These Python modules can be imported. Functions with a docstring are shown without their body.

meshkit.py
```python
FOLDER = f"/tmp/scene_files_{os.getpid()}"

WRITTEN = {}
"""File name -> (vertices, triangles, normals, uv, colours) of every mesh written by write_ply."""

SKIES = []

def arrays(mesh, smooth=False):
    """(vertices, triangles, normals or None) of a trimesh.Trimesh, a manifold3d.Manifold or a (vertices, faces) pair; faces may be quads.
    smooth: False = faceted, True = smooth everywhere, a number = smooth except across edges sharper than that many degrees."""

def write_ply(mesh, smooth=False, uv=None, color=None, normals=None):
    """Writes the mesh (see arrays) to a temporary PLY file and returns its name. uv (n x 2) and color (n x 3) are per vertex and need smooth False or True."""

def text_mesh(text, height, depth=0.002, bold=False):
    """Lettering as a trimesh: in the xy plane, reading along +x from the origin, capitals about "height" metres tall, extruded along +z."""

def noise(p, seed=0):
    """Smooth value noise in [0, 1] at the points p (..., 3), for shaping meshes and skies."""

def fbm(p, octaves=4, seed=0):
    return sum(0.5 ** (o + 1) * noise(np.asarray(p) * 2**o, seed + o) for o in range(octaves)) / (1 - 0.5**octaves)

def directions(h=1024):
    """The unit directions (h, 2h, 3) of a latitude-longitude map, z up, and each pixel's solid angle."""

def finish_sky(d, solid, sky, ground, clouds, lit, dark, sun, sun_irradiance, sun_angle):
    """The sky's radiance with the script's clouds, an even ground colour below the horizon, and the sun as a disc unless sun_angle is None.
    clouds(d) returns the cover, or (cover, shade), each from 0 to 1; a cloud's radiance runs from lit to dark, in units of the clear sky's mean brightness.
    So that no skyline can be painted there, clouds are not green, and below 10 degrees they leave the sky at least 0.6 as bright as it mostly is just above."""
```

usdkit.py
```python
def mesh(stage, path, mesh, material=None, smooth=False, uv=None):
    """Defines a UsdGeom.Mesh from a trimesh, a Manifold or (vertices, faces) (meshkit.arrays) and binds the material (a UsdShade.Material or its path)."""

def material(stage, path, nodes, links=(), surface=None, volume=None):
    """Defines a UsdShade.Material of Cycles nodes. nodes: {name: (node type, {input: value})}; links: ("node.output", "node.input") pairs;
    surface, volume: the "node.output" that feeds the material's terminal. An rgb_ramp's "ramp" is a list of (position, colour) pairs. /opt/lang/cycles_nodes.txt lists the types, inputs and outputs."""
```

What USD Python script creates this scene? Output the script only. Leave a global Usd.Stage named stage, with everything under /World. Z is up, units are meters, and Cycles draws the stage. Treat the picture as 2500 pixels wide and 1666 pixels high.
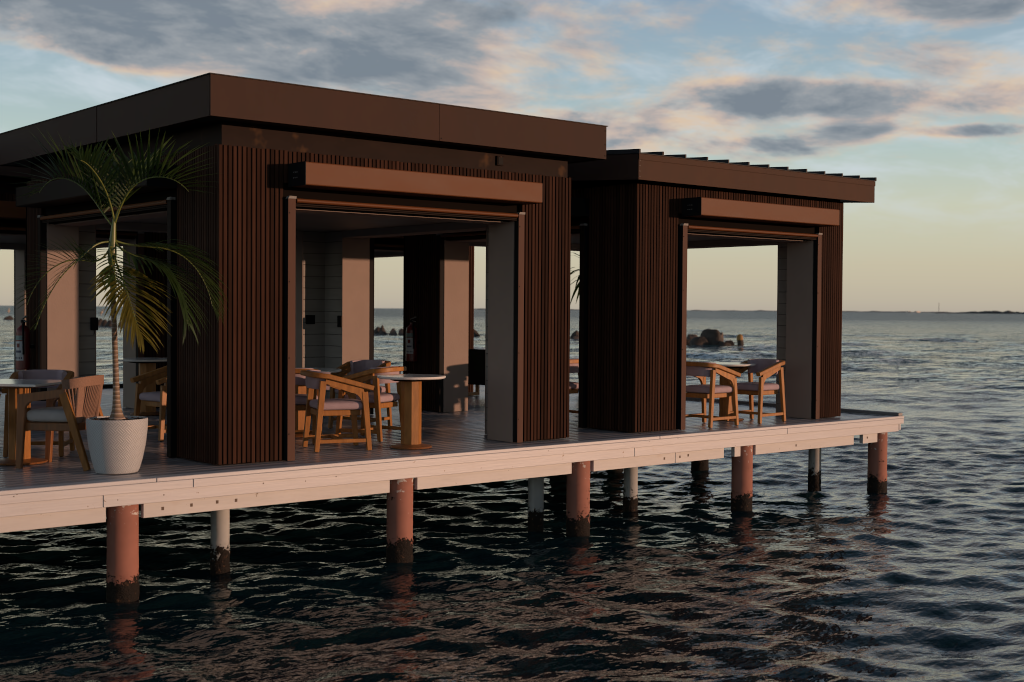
import math, random
import numpy as np, trimesh, usdkit, meshkit
from pxr import Usd, UsdGeom, UsdLux, UsdShade, Gf, Sdf, Vt

random.seed(7); rng = np.random.default_rng(7)
stage = Usd.Stage.CreateInMemory()
UsdGeom.SetStageUpAxis(stage, UsdGeom.Tokens.z)
UsdGeom.SetStageMetersPerUnit(stage, 1.0)
UsdGeom.Xform.Define(stage, '/World'); UsdGeom.Scope.Define(stage, '/World/Looks')
stage.SetDefaultPrim(stage.GetPrimAtPath('/World'))

# ------------------------------------------------------------------ camera, sky, sun, exposure
EXPOSURE = 1.0
SKY_STRENGTH = 0.10
SUN_INTENSITY = 0.45
SUN_COLOR = (1.0, 0.575, 0.365)
SUN_DIR = np.array([0.59, -0.81, 0.0]); SUN_EL = math.radians(3.4)
SUN_DIR /= np.linalg.norm(SUN_DIR); SUN_DIR = SUN_DIR * math.cos(SUN_EL) + np.array([0, 0, math.sin(SUN_EL)])

YAW, PITCH, ROLL = math.radians(49.9644), math.radians(1.4188), math.radians(0.4111)
CAM = np.array([0.0, -10.0444, 1.42])
fw = np.array([math.cos(YAW), math.sin(YAW), 0]); rt = np.array([math.sin(YAW), -math.cos(YAW), 0]); up = np.array([0, 0, 1.0])
f2 = fw * math.cos(PITCH) - up * math.sin(PITCH); u2 = up * math.cos(PITCH) + fw * math.sin(PITCH)
r3 = rt * math.cos(ROLL) + u2 * math.sin(ROLL); u3 = u2 * math.cos(ROLL) - rt * math.sin(ROLL)
cam = UsdGeom.Camera.Define(stage, '/World/camera')
cam.AddTransformOp().Set(Gf.Matrix4d(*r3, 0, *u3, 0, *(-f2), 0, *CAM, 1))
cam.CreateHorizontalApertureAttr(36.0); cam.CreateVerticalApertureAttr(36.0 * 682 / 1024)
cam.CreateFocalLengthAttr(36.0 * 3164.17 / 2500)
cam.CreateClippingRangeAttr(Gf.Vec2f(0.1, 30000)); cam.CreateFStopAttr(2.4); cam.CreateFocusDistanceAttr(13.8)
cam.CreateExposureAttr(EXPOSURE)

def N():
    return {}, []

def sky_material():
    n, l = N()
    n['tc'] = ('texture_coordinate', {})
    n['sky'] = ('sky_texture', dict(sky_type='single_scattering', sun_disc=False, sun_elevation=SUN_EL, sun_rotation=math.atan2(SUN_DIR[0], SUN_DIR[1]),
                                    altitude=0.0, air_density=1.0, aerosol_density=0.6, ozone_density=0.8))
    n['sep'] = ('separate_xyz', {}); l.append(('tc.generated', 'sep.vector'))
    def M(name, op, a, b=None, c=None, clamp=False):
        inp = dict(math_type=op, use_clamp=clamp)
        for k, v in (('value1', a), ('value2', b), ('value3', c)):
            if v is None: continue
            if isinstance(v, str): l.append((v, name + '.' + k))
            else: inp[k] = v
        n[name] = ('math', inp)
        return name + '.value'
    az = M('az', 'arctan2', 'sep.y', 'sep.x')
    el = M('el', 'arcsine', 'sep.z')
    n['p'] = ('combine_xyz', {}); l += [(az, 'p.x'), (el, 'p.y')]
    # cloud deck coordinates: the direction carried up to a flat layer
    zz = M('zz', 'add', M('zc', 'maximum', 'sep.z', 0.0), 0.16)
    n['inv'] = ('vector_math', dict(math_type='divide')); n['zzv'] = ('combine_xyz', {})
    l += [('tc.generated', 'inv.vector1'), (zz, 'zzv.x'), (zz, 'zzv.y'), (zz, 'zzv.z'), ('zzv.vector', 'inv.vector2')]
    n['cm'] = ('mapping', dict(mapping_type='point', rotation=(0, 0, -0.87), scale=(1.45, 1.75, 0.0), location=(3.1, 1.7, 0)))
    l.append(('inv.vector', 'cm.vector'))
    n['n1'] = ('noise_texture', dict(scale=1.5, detail=10.0, roughness=0.6, distortion=0.3)); l.append(('cm.vector', 'n1.vector'))
    n['n2'] = ('noise_texture', dict(scale=4.5, detail=8.0, roughness=0.62, distortion=0.3)); l.append(('cm.vector', 'n2.vector'))
    n['cm3'] = ('mapping', dict(mapping_type='point', location=(7.7, -3.2, 0))); l.append(('cm.vector', 'cm3.vector'))
    n['n3'] = ('noise_texture', dict(scale=1.7, detail=9.0, roughness=0.62, distortion=0.4)); l.append(('cm3.vector', 'n3.vector'))
    # where the cloud banks lie: (azimuth deg, elevation deg, half widths, weight)
    total = None
    for i, (a, e, ra, re, w) in enumerate(CLOUD_BANKS):
        nm = f'b{i}'
        n[nm + 'm'] = ('mapping', dict(mapping_type='texture', location=(math.radians(a), math.radians(e), 0), scale=(math.radians(ra), math.radians(re), 1)))
        l.append(('p.vector', nm + 'm.vector'))
        n[nm + 'l'] = ('vector_math', dict(math_type='length')); l.append((nm + 'm.vector', nm + 'l.vector1'))
        n[nm + 'r'] = ('map_range', dict(range_type='smoothstep', from_min=1.15, from_max=0.25, to_min=0.0, to_max=w, clamp=True)); l.append((nm + 'l.value', nm + 'r.value'))
        total = nm + 'r.result' if total is None else M(nm + 's', 'add', total, nm + 'r.result')
    # clouds thin out towards the horizon
    n['hz'] = ('map_range', dict(range_type='smoothstep', from_min=math.radians(2.5), from_max=math.radians(9.0), to_min=-0.16, to_max=0.0, clamp=True)); l.append((el, 'hz.value'))
    base = M('base', 'add', M('nn', 'multiply_add', 'n2.fac', 0.55, M('n1s', 'multiply_add', 'n1.fac', 1.15, -0.36)), 'hz.result')
    dens = M('dens', 'add', base, total)
    n['cov'] = ('map_range', dict(range_type='smoothstep', from_min=0.46, from_max=0.84, to_min=0.0, to_max=0.97, clamp=True)); l.append((dens, 'cov.value'))
    # thick parts grey-blue, thin edges and sunlit tops warm
    n['thick'] = ('map_range', dict(range_type='smoothstep', from_min=0.52, from_max=1.0, to_min=0.0, to_max=1.0, clamp=True)); l.append((dens, 'thick.value'))
    sh = M('sh', 'add', M('sh1', 'multiply_add', 'n2.fac', -1.5, M('th', 'multiply_add', 'thick.result', 0.85, 0.75)), M('n3o', 'multiply_add', 'n3.fac', -2.6, 1.3))
    n['ramp'] = ('rgb_ramp', dict(ramp=[(0.0, CLOUD_LIT), (0.3, CLOUD_LIT2), (0.62, CLOUD_MID), (1.0, CLOUD_DARK)])); l.append((sh, 'ramp.fac'))
    # thin high veil
    n['veil'] = ('map_range', dict(range_type='smoothstep', from_min=0.42, from_max=0.75, to_min=0.0, to_max=0.75, clamp=True)); l.append(('n3.fac', 'veil.value'))
    # light scattered many times whitens the low sky; the physical sky has only single scattering
    elf = M('elf', 'sqrt', M('el0', 'maximum', M('eld', 'divide', el, math.pi / 2), 0.0))
    n['air'] = ('rgb_ramp', dict(ramp=[(math.sqrt(e / 90), tuple(((c / 255 + 0.055) / 1.055) ** 2.4 * AIR_GAIN for c in rgb)) for e, rgb in AIR])); l.append((elf, 'air.fac'))
    n['tint'] = ('mix', dict(mix_type='mix', fac=0.85)); l += [('sky.color', 'tint.color1'), ('air.color', 'tint.color2')]
    n['vh'] = ('map_range', dict(range_type='smoothstep', from_min=math.radians(2), from_max=math.radians(7), to_min=0.0, to_max=1.0, clamp=True)); l.append((el, 'vh.value'))
    vf = M('vf', 'multiply', 'veil.result', 'vh.result')
    n['mixv'] = ('mix', dict(mix_type='mix', color2=VEIL)); l += [('tint.color', 'mixv.color1'), (vf, 'mixv.fac')]
    n['mixc'] = ('mix', dict(mix_type='mix')); l += [('mixv.color', 'mixc.color1'), ('ramp.color', 'mixc.color2'), ('cov.result', 'mixc.fac')]
    # sky above the view darkened towards the zenith to cut ambient light on the pavilions
    n['dim'] = ('rgb_ramp', dict(ramp=[(math.sqrt(e / 90), (d, d, d)) for e, d in ((0, 1.0), (13, 1.0), (20, 0.62), (30, 0.36), (50, 0.20), (90, 0.15))])); l.append((elf, 'dim.fac'))
    n['fin'] = ('mix', dict(mix_type='multiply', fac=1.0)); l += [('mixc.color', 'fin.color1'), ('dim.color', 'fin.color2')]
    n['bg'] = ('background_shader', dict(strength=SKY_STRENGTH)); l.append(('fin.color', 'bg.color'))
    return usdkit.material(stage, '/World/Looks/sky', n, l, surface='bg.background')

AIR_GAIN = 5.0
AIR = [(0.0, (182, 176, 166)), (2.0, (200, 195, 175)), (4.5, (203, 207, 190)), (7.0, (182, 202, 202)), (10.0, (161, 185, 198)), (14.0, (138, 164, 189)), (25.0, (95, 135, 175)), (60.0, (62, 98, 142)), (90.0, (56, 90, 134))]
def CL(r, g, b): return tuple(((c / 255 + 0.055) / 1.055) ** 2.4 * AIR_GAIN for c in (r, g, b))
CLOUD_LIT = CL(219, 194, 168); CLOUD_LIT2 = CL(194, 178, 170); CLOUD_MID = CL(150, 156, 162); CLOUD_DARK = CL(121, 132, 143)
VEIL = CL(208, 218, 226)
CLOUD_BANKS = [  # azimuth, elevation, half widths (degrees), weight
    (64, 12.8, 13, 3.2, 0.42), (58.5, 10.8, 8, 2.2, 0.34), (66.0, 10.9, 5, 1.3, 0.2), (52, 11.6, 6, 2.8, 0.24), (78, 14, 14, 5, 0.3), (60, 19, 20, 5, 0.4), (36, 20, 20, 4, 0.2), (70.5, 9.2, 4.4, 1.5, -0.36),
    (49.0, 11.9, 1.5, 0.8, -0.14), (37.0, 11.2, 4.6, 1.3, -0.06), (44, 11, 6, 2.5, 0.16), (32, 10.6, 4, 0.8, 0.22), (34.5, 8.2, 3, 1.2, 0.14), (30.2, 12.9, 4.6, 1.3, 0.40), (39, 9.05, 7.5, 1.2, 0.36), (46, 7.8, 7, 1.3, 0.34), (31, 9.2, 5.5, 1.3, 0.34),
    (40, 6.9, 4.5, 0.7, 0.26), (35.2, 7.8, 2.2, 0.8, 0.2), (30.2, 7.5, 3.4, 0.35, 0.3), (54, 8.8, 5, 1.2, 0.3), (43, 12.8, 4, 0.9, 0.22), (40, 2.6, 24, 3.4, -0.35)]

dome = UsdLux.DomeLight.Define(stage, '/World/sky')
dome.GetPrim().SetCustomDataByKey('kind', 'structure')
UsdShade.MaterialBindingAPI.Apply(dome.GetPrim()).Bind(sky_material())
sun = UsdLux.DistantLight.Define(stage, '/World/sun')
zx = SUN_DIR; xx = np.cross([0, 0, 1], zx); xx /= np.linalg.norm(xx); yx = np.cross(zx, xx)
sun.AddTransformOp().Set(Gf.Matrix4d(*xx, 0, *yx, 0, *zx, 0, 0, 0, 0, 1))
sun.CreateIntensityAttr(SUN_INTENSITY); sun.CreateColorAttr(Gf.Vec3f(*SUN_COLOR)); sun.CreateAngleAttr(0.6); sun.CreateNormalizeAttr(True)

# ------------------------------------------------------------------ helpers
used = {}
def numbered(parent, name):
    k = (parent, name); c = used.get(k, 0); used[k] = c + 1
    return name if c == 0 else f'{name}_{c:03d}'

def data(prim, label=None, cat=None, group=None, kind=None):
    for k, v in (('label', label), ('category', cat), ('group', group), ('kind', kind)):
        if v: prim.SetCustomDataByKey(k, v)
    return prim

def thing(name, label=None, cat=None, loc=(0, 0, 0), rz=0.0, group=None, kind=None):
    x = UsdGeom.Xform.Define(stage, '/World/' + numbered('/World', name))
    x.AddTranslateOp().Set(Gf.Vec3d(*map(float, loc)))
    x.AddRotateZOp().Set(float(rz))
    return data(x.GetPrim(), label, cat, group, kind)

def holder(name, parent, loc=None):
    pp = str(parent.GetPath())
    return UsdGeom.Xform.Define(stage, pp + '/' + numbered(pp, name)).GetPrim()

def obj(name, mesh, mat, parent=None, smooth=False, label=None, cat=None, group=None, kind=None):
    pp = str(parent.GetPath()) if parent is not None else '/World'
    m = usdkit.mesh(stage, pp + '/' + numbered(pp, name), mesh, LOOK[mat], smooth=smooth)
    return data(m.GetPrim(), label, cat, group, kind)

def dup(src, loc, rz=0.0, label=None, group=None):
    cd = src.GetCustomData(); nm = src.GetName()
    base = nm[:-4] if nm[-4:-3] == '_' and nm[-3:].isdigit() else nm
    r = thing(base, label, cd.get('category'), loc, rz, group or cd.get('group'))
    r.GetReferences().AddInternalReference(src.GetPath()); r.SetInstanceable(True)
    return r

# chamfered box with fixed topology
def _cb_template():
    v = []
    for sx in (-1, 1):
        for sy in (-1, 1):
            for sz in (-1, 1):
                for k in range(3): v.append((sx, sy, sz, k))
    def pos(h, c):
        out = []
        for sx, sy, sz, k in v:
            q = [sx * (h[0] - c), sy * (h[1] - c), sz * (h[2] - c)]
            q[k] += (sx, sy, sz)[k] * c
            out.append(q)
        return np.array(out)
    hull = trimesh.convex.convex_hull(pos((1, 1, 1), 0.2))
    P = pos((1, 1, 1), 0.2)
    idx = [int(np.argmin(np.linalg.norm(P - q, axis=1))) for q in hull.vertices]
    F = np.array([[idx[a] for a in f] for f in hull.faces])
    return pos, F
_cbpos, _cbF = _cb_template()
_bv = np.array([[x, y, z] for x in (-1, 1) for y in (-1, 1) for z in (-1, 1)], float)
_bf = np.array([[0, 1, 3], [0, 3, 2], [4, 6, 7], [4, 7, 5], [0, 4, 5], [0, 5, 1], [2, 3, 7], [2, 7, 6], [0, 2, 6], [0, 6, 4], [1, 5, 7], [1, 7, 3]])

class MB:
    def __init__(s): s.v = []; s.f = []; s.n = 0
    def add(s, v, f):
        v = np.asarray(v, float); f = np.asarray(f, int)
        if f.shape[1] == 4: f = np.vstack([f[:, [0, 1, 2]], f[:, [0, 2, 3]]])
        s.v.append(v); s.f.append(f + s.n); s.n += len(v); return s
    def box(s, lo, hi, c=0.0, M=None):
        lo, hi = np.array(lo, float), np.array(hi, float); h = (hi - lo) / 2; m = (hi + lo) / 2
        if c > 0: v, f = _cbpos(h, min(c, 0.45 * h.min())), _cbF
        else: v, f = _bv * h, _bf
        v = v + m
        if M is not None: v = v @ M[:3, :3].T + M[:3, 3]
        return s.add(v, f)
    def bar(s, a, b, w, d, w2=None, d2=None, ref=(1, 0, 0), c=0.0):
        """tapered rectangular bar from a to b; w along ref, d across it"""
        a, b = np.array(a, float), np.array(b, float); t = b - a; L = np.linalg.norm(t); t /= L
        x = np.array(ref, float); x -= t * (x @ t); x /= np.linalg.norm(x); y = np.cross(t, x)
        w2 = w if w2 is None else w2; d2 = d if d2 is None else d2
        v = []
        for p, ww, dd in ((a, w, d), (b, w2, d2)):
            cc = min(c, 0.4 * ww, 0.4 * dd)
            if cc > 0:
                pts = [(-1, -1, 1, 0), (-1, -1, 0, 1), (-1, 1, 0, -1), (-1, 1, 1, 0), (1, 1, -1, 0), (1, 1, 0, -1), (1, -1, 0, 1), (1, -1, -1, 0)]
                for sx, sy, ox, oy in pts: v.append(p + x * (sx * ww / 2 + ox * cc) + y * (sy * dd / 2 + oy * cc))
            else:
                for sx, sy in ((-1, -1), (-1, 1), (1, 1), (1, -1)): v.append(p + x * sx * ww / 2 + y * sy * dd / 2)
        n = len(v) // 2; f = []
        for i in range(n):
            j = (i + 1) % n; f += [[i, j, n + j], [i, n + j, n + i]]
        for i in range(1, n - 1): f += [[0, i + 1, i][::-1], [n, n + i, n + i + 1][::-1]]
        f = np.array(f)
        m = trimesh.Trimesh(np.array(v), f, process=False)
        if m.volume < 0: f = f[:, ::-1]
        return s.add(v, f)
    def sweep(s, path, prof, upv=(0, 0, 1), closed=False, scale=None):
        """sweep closed profile [(side, up)] along a path"""
        P = np.array(path, float); n = len(P); k = len(prof)
        T = np.gradient(P, axis=0); T /= np.linalg.norm(T, axis=1, keepdims=True)
        U = np.array(upv, float); v = []
        for i in range(n):
            sd = np.cross(T[i], U); sd /= np.linalg.norm(sd); u = np.cross(sd, T[i])
            sc = 1 if scale is None else scale[i]
            for a, b in prof: v.append(P[i] + sd * a * sc + u * b * sc)
        f = []
        for i in range(n - 1):
            for j in range(k):
                q = (j + 1) % k; f += [[i * k + j, i * k + q, (i + 1) * k + q], [i * k + j, (i + 1) * k + q, (i + 1) * k + j]]
        for j in range(1, k - 1): f += [[0, j + 1, j], [(n - 1) * k, (n - 1) * k + j, (n - 1) * k + j + 1]]
        m = trimesh.Trimesh(np.array(v), np.array(f), process=False)
        f = np.array(f)
        if m.volume < 0: f = f[:, ::-1]
        return s.add(v, f)
    def tube(s, path, r, k=8):
        r = np.broadcast_to(r, (len(path),))
        prof = [(math.cos(2 * math.pi * j / k), math.sin(2 * math.pi * j / k)) for j in range(k)]
        T = np.array(path[-1], float) - np.array(path[0], float)
        upv = (0, 0, 1) if abs(T[2]) < 0.8 * np.linalg.norm(T) else (0.3, 1, 0)
        return s.sweep(path, prof, upv, scale=r)
    def lathe(s, prof, k=32, c=(0, 0, 0), jitter=None):
        """prof [(r, z)] bottom to top"""
        v = []; 
        for i, (r, z) in enumerate(prof):
            for j in range(k):
                a = 2 * math.pi * j / k; rr = r if jitter is None else r + jitter(a, z)
                v.append((c[0] + rr * math.cos(a), c[1] + rr * math.sin(a), c[2] + z))
        n = len(prof); f = []
        for i in range(n - 1):
            for j in range(k):
                q = (j + 1) % k; f += [[i * k + j, i * k + q, (i + 1) * k + q], [i * k + j, (i + 1) * k + q, (i + 1) * k + j]]
        for j in range(1, k - 1): f += [[0, j + 1, j], [(n - 1) * k, (n - 1) * k + j, (n - 1) * k + j + 1]]
        return s.add(v, f)
    def prism(s, poly, axis, a, b):
        """extrude a polygon (2D list) along axis from a to b; poly coords are the other two axes in order"""
        n = len(poly); v = []
        o = [i for i in range(3) if i != axis]
        for t in (a, b):
            for p in poly:
                q = [0, 0, 0]; q[axis] = t; q[o[0]] = p[0]; q[o[1]] = p[1]; v.append(q)
        tri = trimesh.creation.triangulate_polygon(__import__('shapely').Polygon(poly), engine='earcut')
        tv, tf = tri
        idx = [int(np.argmin(np.hypot(*(np.array(poly) - q).T))) for q in tv]
        f = []
        for t in tf:
            t = [idx[i] for i in t]; f += [[t[0], t[1], t[2]], [n + t[0], n + t[2], n + t[1]]]
        for i in range(n):
            j = (i + 1) % n; f += [[i, j, n + j], [i, n + j, n + i]]
        m = trimesh.Trimesh(np.array(v, float), np.array(f), process=False)
        m.fix_normals()
        return s.add(m.vertices, m.faces)
    def mesh(s): return np.vstack(s.v), np.vstack(s.f)

def B(lo, hi, c=0.0): return MB().box(lo, hi, c).mesh()

# ------------------------------------------------------------------ materials
LOOK = {}
def mat(name, color=(0.5, 0.5, 0.5), rough=0.6, var=0.0, nscale=(6, 6, 6), detail=4, color2=None, bump=0.0, bscale=None, spec=0.5, metallic=0.0, rand=0.0, coat=0.0, coord='position',
        spots=None, rough_var=0.0, bevel=0.0, translucent=None):
    n, l = N()
    if coord == 'object':
        n['g'] = ('texture_coordinate', {}); src = 'g.object'
    else:
        n['g'] = ('geometry', {}); src = 'g.position'
    n['pb'] = ('principled_bsdf', dict(base_color=color, roughness=rough, specular_ior_level=spec, metallic=metallic, coat_weight=coat, coat_roughness=0.15))
    n['mp'] = ('mapping', dict(mapping_type='point', scale=nscale)); l.append((src, 'mp.vector'))
    n['nz'] = ('noise_texture', dict(scale=1.0, detail=detail, roughness=0.6)); l.append(('mp.vector', 'nz.vector'))
    col = None
    if var > 0 or color2 is not None:
        c2 = color2 if color2 is not None else tuple(c * (1 - var) for c in color)
        c1 = color if color2 is not None else tuple(c * (1 + var) for c in color)
        n['rp'] = ('rgb_ramp', dict(ramp=[(0.0, c2), (0.32, c2), (0.68, c1), (1.0, c1)])); l.append(('nz.fac', 'rp.fac')); col = 'rp.color'
    if rand > 0:
        n['oi'] = ('object_info', {})
        n['rr'] = ('map_range', dict(range_type='linear', from_min=0, from_max=1, to_min=1 - rand, to_max=1 + rand, clamp=True)); l.append(('oi.random', 'rr.value'))
        n['hs'] = ('hsv', dict(hue=0.5, saturation=1.0, fac=1.0, color=color)); l.append(('rr.result', 'hs.value'))
        if col: l.append((col, 'hs.color'))
        col = 'hs.color'
    if spots:  # (colour, scale, threshold, softness): small marks of their own shape
        for i, (sc, scl, th, so) in enumerate(spots):
            n[f's{i}'] = ('noise_texture', dict(scale=scl, detail=3.0, roughness=0.6)); l.append((src, f's{i}.vector'))
            n[f'sr{i}'] = ('map_range', dict(range_type='smoothstep', from_min=th, from_max=th + so, to_min=0, to_max=1, clamp=True)); l.append((f's{i}.fac', f'sr{i}.value'))
            n[f'sm{i}'] = ('mix', dict(mix_type='mix', color1=color, color2=sc)); l.append((f'sr{i}.result', f'sm{i}.fac'))
            if col: l.append((col, f'sm{i}.color1'))
            col = f'sm{i}.color'
    if col: l.append((col, 'pb.base_color'))
    if rough_var > 0:
        n['rv'] = ('map_range', dict(range_type='linear', from_min=0.3, from_max=0.7, to_min=rough - rough_var, to_max=rough + rough_var, clamp=True)); l += [('nz.fac', 'rv.value'), ('rv.result', 'pb.roughness')]
    nrm = None
    if bevel > 0:
        n['bv'] = ('bevel', dict(samples=4, radius=bevel)); nrm = 'bv.bevel'
    if bump > 0:
        n['bm'] = ('mapping', dict(mapping_type='point', scale=bscale or nscale)); l.append((src, 'bm.vector'))
        n['bn'] = ('noise_texture', dict(scale=1.0, detail=5.0, roughness=0.6)); l.append(('bm.vector', 'bn.vector'))
        n['bp'] = ('bump', dict(strength=1.0, distance=bump)); l.append(('bn.fac', 'bp.height'))
        if nrm: l.append((nrm, 'bp.normal'))
        nrm = 'bp.normal'
    if nrm: l.append((nrm, 'pb.normal'))
    surf = 'pb.BSDF'
    if translucent:
        n['tr'] = ('translucent_bsdf', dict(color=translucent)); n['mc'] = ('mix_closure', dict(fac=0.35))
        l += [('pb.BSDF', 'mc.closure1'), ('tr.BSDF', 'mc.closure2')]; surf = 'mc.closure'
    LOOK[name] = usdkit.material(stage, '/World/Looks/' + name, n, l, surface=surf)

mat('slat_wood', (0.030, 0.0135, 0.0085), 0.8, spec=0.08, var=0.22, nscale=(60, 60, 3), rand=0.42, bump=0.0006, bscale=(300, 300, 8))
mat('dark_core', (0.006, 0.0045, 0.004), 0.85, spec=0.04)
mat('frieze_metal', (0.012, 0.0065, 0.005), 0.7, spec=0.1, var=0.2, nscale=(3, 3, 6), spots=[((0.05, 0.026, 0.012), 3.1, 0.61, 0.12)])
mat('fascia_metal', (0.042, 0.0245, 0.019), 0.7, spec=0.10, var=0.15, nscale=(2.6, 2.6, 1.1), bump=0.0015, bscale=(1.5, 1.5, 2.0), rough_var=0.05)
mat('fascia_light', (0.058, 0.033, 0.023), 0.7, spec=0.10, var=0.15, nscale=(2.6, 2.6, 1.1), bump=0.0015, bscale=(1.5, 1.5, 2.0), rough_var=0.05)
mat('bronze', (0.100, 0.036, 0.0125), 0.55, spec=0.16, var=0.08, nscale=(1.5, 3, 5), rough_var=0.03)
mat('bronze_dark', (0.012, 0.007, 0.005), 0.65, spec=0.08, var=0.12, nscale=(3, 3, 6))  # bronze darkened: shade of the side shutters put into the colour
mat('rail_metal', (0.068, 0.033, 0.023), 0.65, spec=0.15, var=0.06, nscale=(4, 4, 2))
mat('black_metal', (0.006, 0.006, 0.007), 0.65, spec=0.10)
mat('roof_metal', (0.012, 0.013, 0.016), 0.6, spec=0.25)
mat('steel', (0.17, 0.165, 0.16), 0.6, spec=0.2)
mat('plaster', (0.24, 0.192, 0.170), 0.75, spec=0.2, var=0.04, nscale=(3, 3, 3), bump=0.0012, bscale=(40, 40, 40))
mat('lining_board', (0.215, 0.205, 0.195), 0.7, spec=0.25, var=0.07, nscale=(2.5, 2.5, 22), rand=0.06, bump=0.0008, bscale=(6, 6, 90))
mat('ceiling_board', (0.17, 0.155, 0.145), 0.6, spec=0.3, var=0.07, nscale=(2, 20, 20), rand=0.07)
mat('deck_paint', (0.24, 0.24, 0.265), 0.26, var=0.10, nscale=(1.4, 9, 9), rand=0.10, bump=0.0012, bscale=(3, 45, 30), rough_var=0.08, coat=0.25)
mat('edge_paint', (0.385, 0.405, 0.445), 0.45, var=0.05, nscale=(2.0, 20, 20), bump=0.0010, bscale=(4, 60, 60),
    spots=[((0.16, 0.12, 0.09), 15.0, 0.70, 0.03), ((0.34, 0.29, 0.25), 3.1, 0.66, 0.18)])
mat('beam_paint', (0.38, 0.39, 0.405), 0.5, var=0.06, nscale=(2.0, 12, 12), bump=0.0010, bscale=(4, 40, 40),
    spots=[((0.10, 0.08, 0.06), 11.0, 0.70, 0.03), ((0.32, 0.27, 0.23), 2.3, 0.64, 0.2)])
mat('nail_rust', (0.09, 0.065, 0.05), 0.8)
mat('kerb_paint', (0.16, 0.16, 0.17), 0.5, var=0.1, nscale=(2, 2, 8))  # dark grey carries the shade of the side turned from the sun
mat('timber_dark', (0.06, 0.055, 0.05), 0.8, var=0.2, nscale=(2, 8, 8))
mat('teak', (0.27, 0.118, 0.030), 0.5, spec=0.3, var=0.22, nscale=(22, 22, 5), rand=0.10, bump=0.0006, bscale=(120, 120, 20), coord='object')
mat('teak_dark', (0.18, 0.073, 0.024), 0.42, var=0.25, nscale=(30, 30, 3), bump=0.0006, bscale=(140, 140, 15), coord='object')
mat('cushion', (0.30, 0.235, 0.27), 0.9, var=0.05, nscale=(14, 14, 14), bump=0.0010, bscale=(400, 400, 400), coord='object')
mat('cushion_grey', (0.36, 0.35, 0.35), 0.9, var=0.05, nscale=(14, 14, 14), bump=0.0010, bscale=(400, 400, 400), coord='object')
mat('rope', (0.19, 0.112, 0.08), 0.85, var=0.15, nscale=(80, 80, 80), bump=0.001, bscale=(250, 250, 250), coord='object')
mat('table_white', (0.62, 0.61, 0.60), 0.16, var=0.03, nscale=(5, 5, 5), coat=0.4)
mat('wicker_dark', (0.010, 0.007, 0.006), 0.8, spec=0.1, var=0.3, nscale=(60, 60, 60), bump=0.003, bscale=(90, 90, 90))
mat('soil', (0.035, 0.022, 0.016), 0.95, var=0.5, nscale=(40, 40, 40))
mat('rock', (0.036, 0.030, 0.027), 0.9, var=0.35, nscale=(1.6, 1.6, 1.6), bump=0.08, bscale=(3, 3, 3))
mat('rock_pale', (0.10, 0.08, 0.07), 0.9, var=0.3, nscale=(1.6, 1.6, 1.6), bump=0.06, bscale=(3, 3, 3))
mat('marker_yellow', (0.26, 0.14, 0.035), 0.7, var=0.15)
mat('marker_pale', (0.40, 0.30, 0.2), 0.8, var=0.2)
mat('bird_dark', (0.03, 0.028, 0.03), 0.8, var=0.2)
mat('bird_pale', (0.45, 0.36, 0.28), 0.8, var=0.2)
mat('extinguisher_red', (0.10, 0.010, 0.010), 0.35)
mat('label_white', (0.34, 0.36, 0.38), 0.5)
mat('label_green', (0.13, 0.20, 0.20), 0.5)
mat('ink_red', (0.10, 0.01, 0.01), 0.5)
mat('ink_dark', (0.05, 0.05, 0.09), 0.5)
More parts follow.
